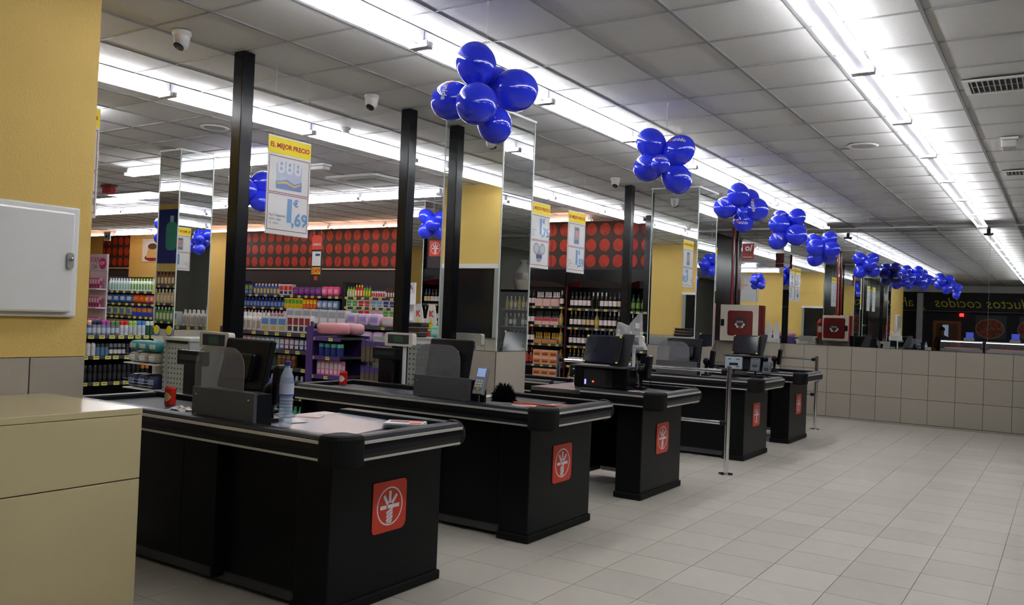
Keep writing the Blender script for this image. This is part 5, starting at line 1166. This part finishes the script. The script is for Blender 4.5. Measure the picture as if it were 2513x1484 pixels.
for k, (x, l) in enumerate(((-3.1, 'lit deli case closest to the white post, seen reflected'), (-1.7, 'middle lit deli case, seen reflected'), (-.3, 'lit deli case at the mirror edge, seen reflected'))):
    r = empty('deli_case', (x, -3.2, 0), label=l, cat='display case', group='lit deli cases')
    B().box(-.66, .66, -.4, .4, 0, .95, M('case_steel', (.45, .44, .47), .35, metal=.5)).obj('body', r); B().box(-.66, .66, -.4, .35, 1.22, 1.25, white_m).obj('top_board', r)
    B().box(-.64, .64, .28, .33, 1.19, 1.218, case_m).obj('lamp', r); B().box(-.66, .66, .4, .405, .952, 1.22, clear_m).obj('glass_front', r)
    for sx in (-.65, .65): B().box(sx-.01, sx+.01, -.38, .39, .952, 1.219, chrome_m).obj('support', r)
    B().box(-.55, .55, -.2, .2, .952, 1.0, C('b88a80')).obj('food_tray', r)
    sc_ = empty('weighing_scale', (x+.2, -3.25, 1.251), label=('first', 'second', 'third')[k]+' counter scale from the white post on the deli cases', cat='scale', group='deli scales'); B().box(-.16, .16, -.15, .15, 0, .09, white_m).obj('base', sc_, bevel=.01); B().box(-.17, .17, -.12, .13, .091, .10, steel_m).obj('pan', sc_); B().box(-.12, .12, -.19, -.155, .05, .3, M('scale_screen', hexc('5a6a9a'), .2, emit=.3, ecol=hexc('5a6aff'))).obj('display', sc_)
# person behind the deli case
def person(x, y, rz):
    P = {'pel': (0, 0, .92, .13, .10), 'bel': (0, 0, 1.05, .13, .10), 'che': (0, .01, 1.25, .15, .105), 'nec': (0, .01, 1.40, .055, .055), 'hd0': (0, .02, 1.49, .07, .08), 'hd1': (0, .02, 1.60, .072, .085), 'hd2': (0, .02, 1.66, .045, .05)}
    E_ = [('pel', 'bel'), ('bel', 'che'), ('che', 'nec'), ('nec', 'hd0'), ('hd0', 'hd1'), ('hd1', 'hd2')]
    for s, n_ in ((-1, 'l'), (1, 'r')):
        P.update({n_+'hip': (s*.09, 0, .86, .085, .085), n_+'kn': (s*.10, .01, .48, .06, .06), n_+'an': (s*.10, -.01, .09, .04, .04), n_+'to': (s*.11, .13, .045, .035, .03), n_+'sh': (s*.17, 0, 1.34, .055, .055), n_+'el': (s*.23, .0, 1.07, .042, .042), n_+'wr': (s*.20, .20, .98, .03, .028), n_+'ha': (s*.17, .28, .97, .035, .02)})
        E_ += [('pel', n_+'hip'), (n_+'hip', n_+'kn'), (n_+'kn', n_+'an'), (n_+'an', n_+'to'), ('che', n_+'sh'), (n_+'sh', n_+'el'), (n_+'el', n_+'wr'), (n_+'wr', n_+'ha')]
        for f in range(5):
            a = (-.03+.016*f) if f < 4 else -s*.05
            P[n_+'f%d' % f] = (s*.17+a, .33 if f < 4 else .29, .965, .0085, .0085); P[n_+'g%d' % f] = (s*.17+a*1.1, .37-.008*abs(f-1.5) if f < 4 else .32, .95, .008, .008); E_ += [(n_+'ha', n_+'f%d' % f), (n_+'f%d' % f, n_+'g%d' % f)]
    ks = list(P); me = bpy.data.meshes.new('person'); me.from_pydata([P[k][:3] for k in ks], [(ks.index(a), ks.index(b)) for a, b in E_], [])
    o = bpy.data.objects.new('person', me); COL.objects.link(o); o.location = (x, y, 0); o.rotation_euler = (0, 0, rz)
    sk_ = o.modifiers.new('skin', 'SKIN'); sb = o.modifiers.new('sub', 'SUBSURF'); sb.levels = 1; sb.render_levels = 2
    for i, k in enumerate(ks): me.skin_vertices[0].data[i].radius = P[k][3:5]; me.skin_vertices[0].data[i].use_root = (k == 'pel')
    m = bpy.data.materials.new('person_cloth'); m.use_nodes = True; nt = m.node_tree; tc = nt.nodes.new('ShaderNodeTexCoord'); sp = nt.nodes.new('ShaderNodeSeparateXYZ'); nt.links.new(tc.outputs['Object'], sp.inputs[0])
    gt = nt.nodes.new('ShaderNodeMath'); gt.operation = 'GREATER_THAN'; gt.inputs[1].default_value = 1.41; nt.links.new(sp.outputs['Z'], gt.inputs[0]); mx = nt.nodes.new('ShaderNodeMix'); mx.data_type = 'RGBA'; nt.links.new(gt.outputs[0], mx.inputs[0]); mx.inputs[6].default_value = (.015, .015, .02, 1); mx.inputs[7].default_value = (*hexc('7a5038'), 1); nt.links.new(mx.outputs[2], nt.nodes['Principled BSDF'].inputs['Base Color']); me.materials.append(m)
    tag(o, 'person in dark clothes standing behind the deli case, seen reflected', 'person')
    B().ball((0, .005, 1.625), .092, C('14100e'), 16, 10, (1, 1.08, 1)).obj('hair', o)
    for s in (-1, 1): B().ball((s*.03, .10, 1.585), .011, C('e0dcd8'), 8, 6).obj('eye', o)
    B().ball((0, .112, 1.555), .014, C('7a5038'), 8, 6, (.8, 1, 1.3)).obj('nose', o); B().box(-.022, .022, .098, .104, 1.515, 1.522, C('6a2a28')).obj('mouth', o)
person(-3.85, -4.05, 0)
# ------------------------------------------------------------------ drinks fridge with gift basket beyond the frame (seen in the column mirror)
r = empty('drinks_fridge', (1.4, 14.6, 0), label='black glass-fronted drinks fridge, seen reflected in the mirrored pillar', cat='fridge')
B().box(-.4, .4, .55, .58, 0, 2.05, black_m).obj('back', r)
for sx in (-.4, .37): B().box(sx, sx+.03, 0, .549, 0, 2.05, black_m).obj('side', r)
B().box(-.369, .369, 0, .549, 2.0, 2.05, black_m).obj('top', r); B().box(-.369, .369, 0, .549, 0, .25, black_m).obj('plinth', r)
for z in (.6, .95, 1.3, 1.65): B().box(-.369, .369, .02, .549, z-.015, z, grey_m).obj('shelf', r)
B().box(-.4, .4, -.012, -.001, .25, 2.0, clear_m).obj('glass_door', r)
for z, cs in ((1.3, (gl_pale, gl_gr)), (1.65, (C('b8a020'), C('c8c040'))), (.95, (gl_pale, gl_gr)), (.6, (gl_dk, gl_gr))):
    for k in range(7): inst(wine(cs[k % 2], foil_slv, lab_w if k % 3 else None, .27), 'drink_bottle', (1.4-.30+.1*k, 14.72, z+.001), label='bottle on the %s fridge shelf' % {1.3: 'second', 1.65: 'top', .95: 'third', .6: 'lowest'}[z], cat='bottle', group='fridge bottles %d' % int(z*100))
r = empty('gift_basket', (1.4, 14.85, 2.051), label='white wicker gift basket wrapped in film on the fridge, seen reflected', cat='basket')
B().lathe([(0, .002), (.16, 0), (.22, .2), (.23, .21), (.21, .2), (.15, .02), (0, .02)], 20, M('wicker', hexc('b8b0a4'), .7)).obj('wicker_bowl', r); B().lathe([(.21, .205), (.17, .4), (.05, .56), (.09, .62)], 12, bagm).obj('film', r)
for k in range(5): B().box(-.04, .04, -.03, .03, 0, .2, (redc, wht, navy, crm, brn)[k], T((.11*math.cos(k*1.26), .11*math.sin(k*1.26), .15))).obj('gift', r)
# ------------------------------------------------------------------ red hose sign over the far lane, hand poster on the yellow wall
r = empty('hose_sign', (-4.55, 14.2, 2.76), label='small red hose reel sign hung over the far lane before the hose cabinet', cat='sign')
B().box(-.1, .1, -.004, .004, -.06, .13, M('sign_red', hexc('8f1c22'), .4)).obj('plate', r); B().box(-.1, .1, -.004, .004, -.135, -.065, M('sign_red', hexc('8f1c22'), .4)).obj('strip', r)
b = B().disc(.04, 0, 16, paper_m, T((-.01, -.0046, .045)) @ FACE_MY); b.disc(.018, 0, 12, M('sign_red', hexc('8f1c22')), T((-.01, -.0052, .045)) @ FACE_MY); b.prism([(.03, -.03), (.05, -.03), (.075, .08), (.055, .08)], 0, .0004, paper_m, T((0, -.0046, .03)) @ FACE_MY); b.obj('pictogram', r)
B().text('MANGUERA', .03, paper_m, T((0, -.0046, -.1)) @ FACE_MY, .02).obj('lettering', r)
for s_ in (-1, 1): B().cyl((s_*.08, 0, .13), (s_*.08, 0, ZC-2.76-.007), .001, paper_m, 5).obj('wire', r)
hand = [([(.05, -.45), (.3, -.45), (.2, -.05), (.02, 0)], C('a88a7a')), (ell(.08, .05, .14, .17), C('a88a7a')), (ell(.06, .27, .035, .12), C('b09282')), (ell(.13, .27, .035, .11), C('b09282')), (ell(-.02, .24, .035, .11), C('b09282')), (ell(.2, .22, .03, .09), C('b09282')), (ell(-.1, .08, .1, .035), C('a08272'))]
poster('hand_poster', -9.05, 2.73, 1.1, .92, 2.617, 'pale grey poster of a raised hand on the yellow wall, seen reflected', hand, C('a8a8ac'), FACE_PY)

# ------------------------------------------------------------------ neighbours that look alike are told apart by their place in the row
bpy.context.view_layer.update()
ORDS = ORD+('eleventh', 'twelfth', 'thirteenth', 'fourteenth', 'fifteenth', 'sixteenth', 'seventeenth', 'eighteenth', 'nineteenth', 'twentieth', '21st', '22nd', '23rd', '24th')
same = {}
for o in list(bpy.data.objects):
    if o.parent is None and o.get('label'): same.setdefault(o['label'], []).append(o)
for l, os_ in same.items():
    if 2 <= len(os_) <= 24 and 'reflected' not in l and 'fridge' not in l and 'yellow wall' not in l:
        ps = [(sees(*o.matrix_world.translation), o) for o in os_]
        if all(p for p, o in ps):
            for k, (p, o) in enumerate(sorted(ps, key=lambda q: q[0][0])):
                t_ = l+', '+ORDS[k]+' from left'
                if len(t_.split()) <= 16: o['label'] = t_
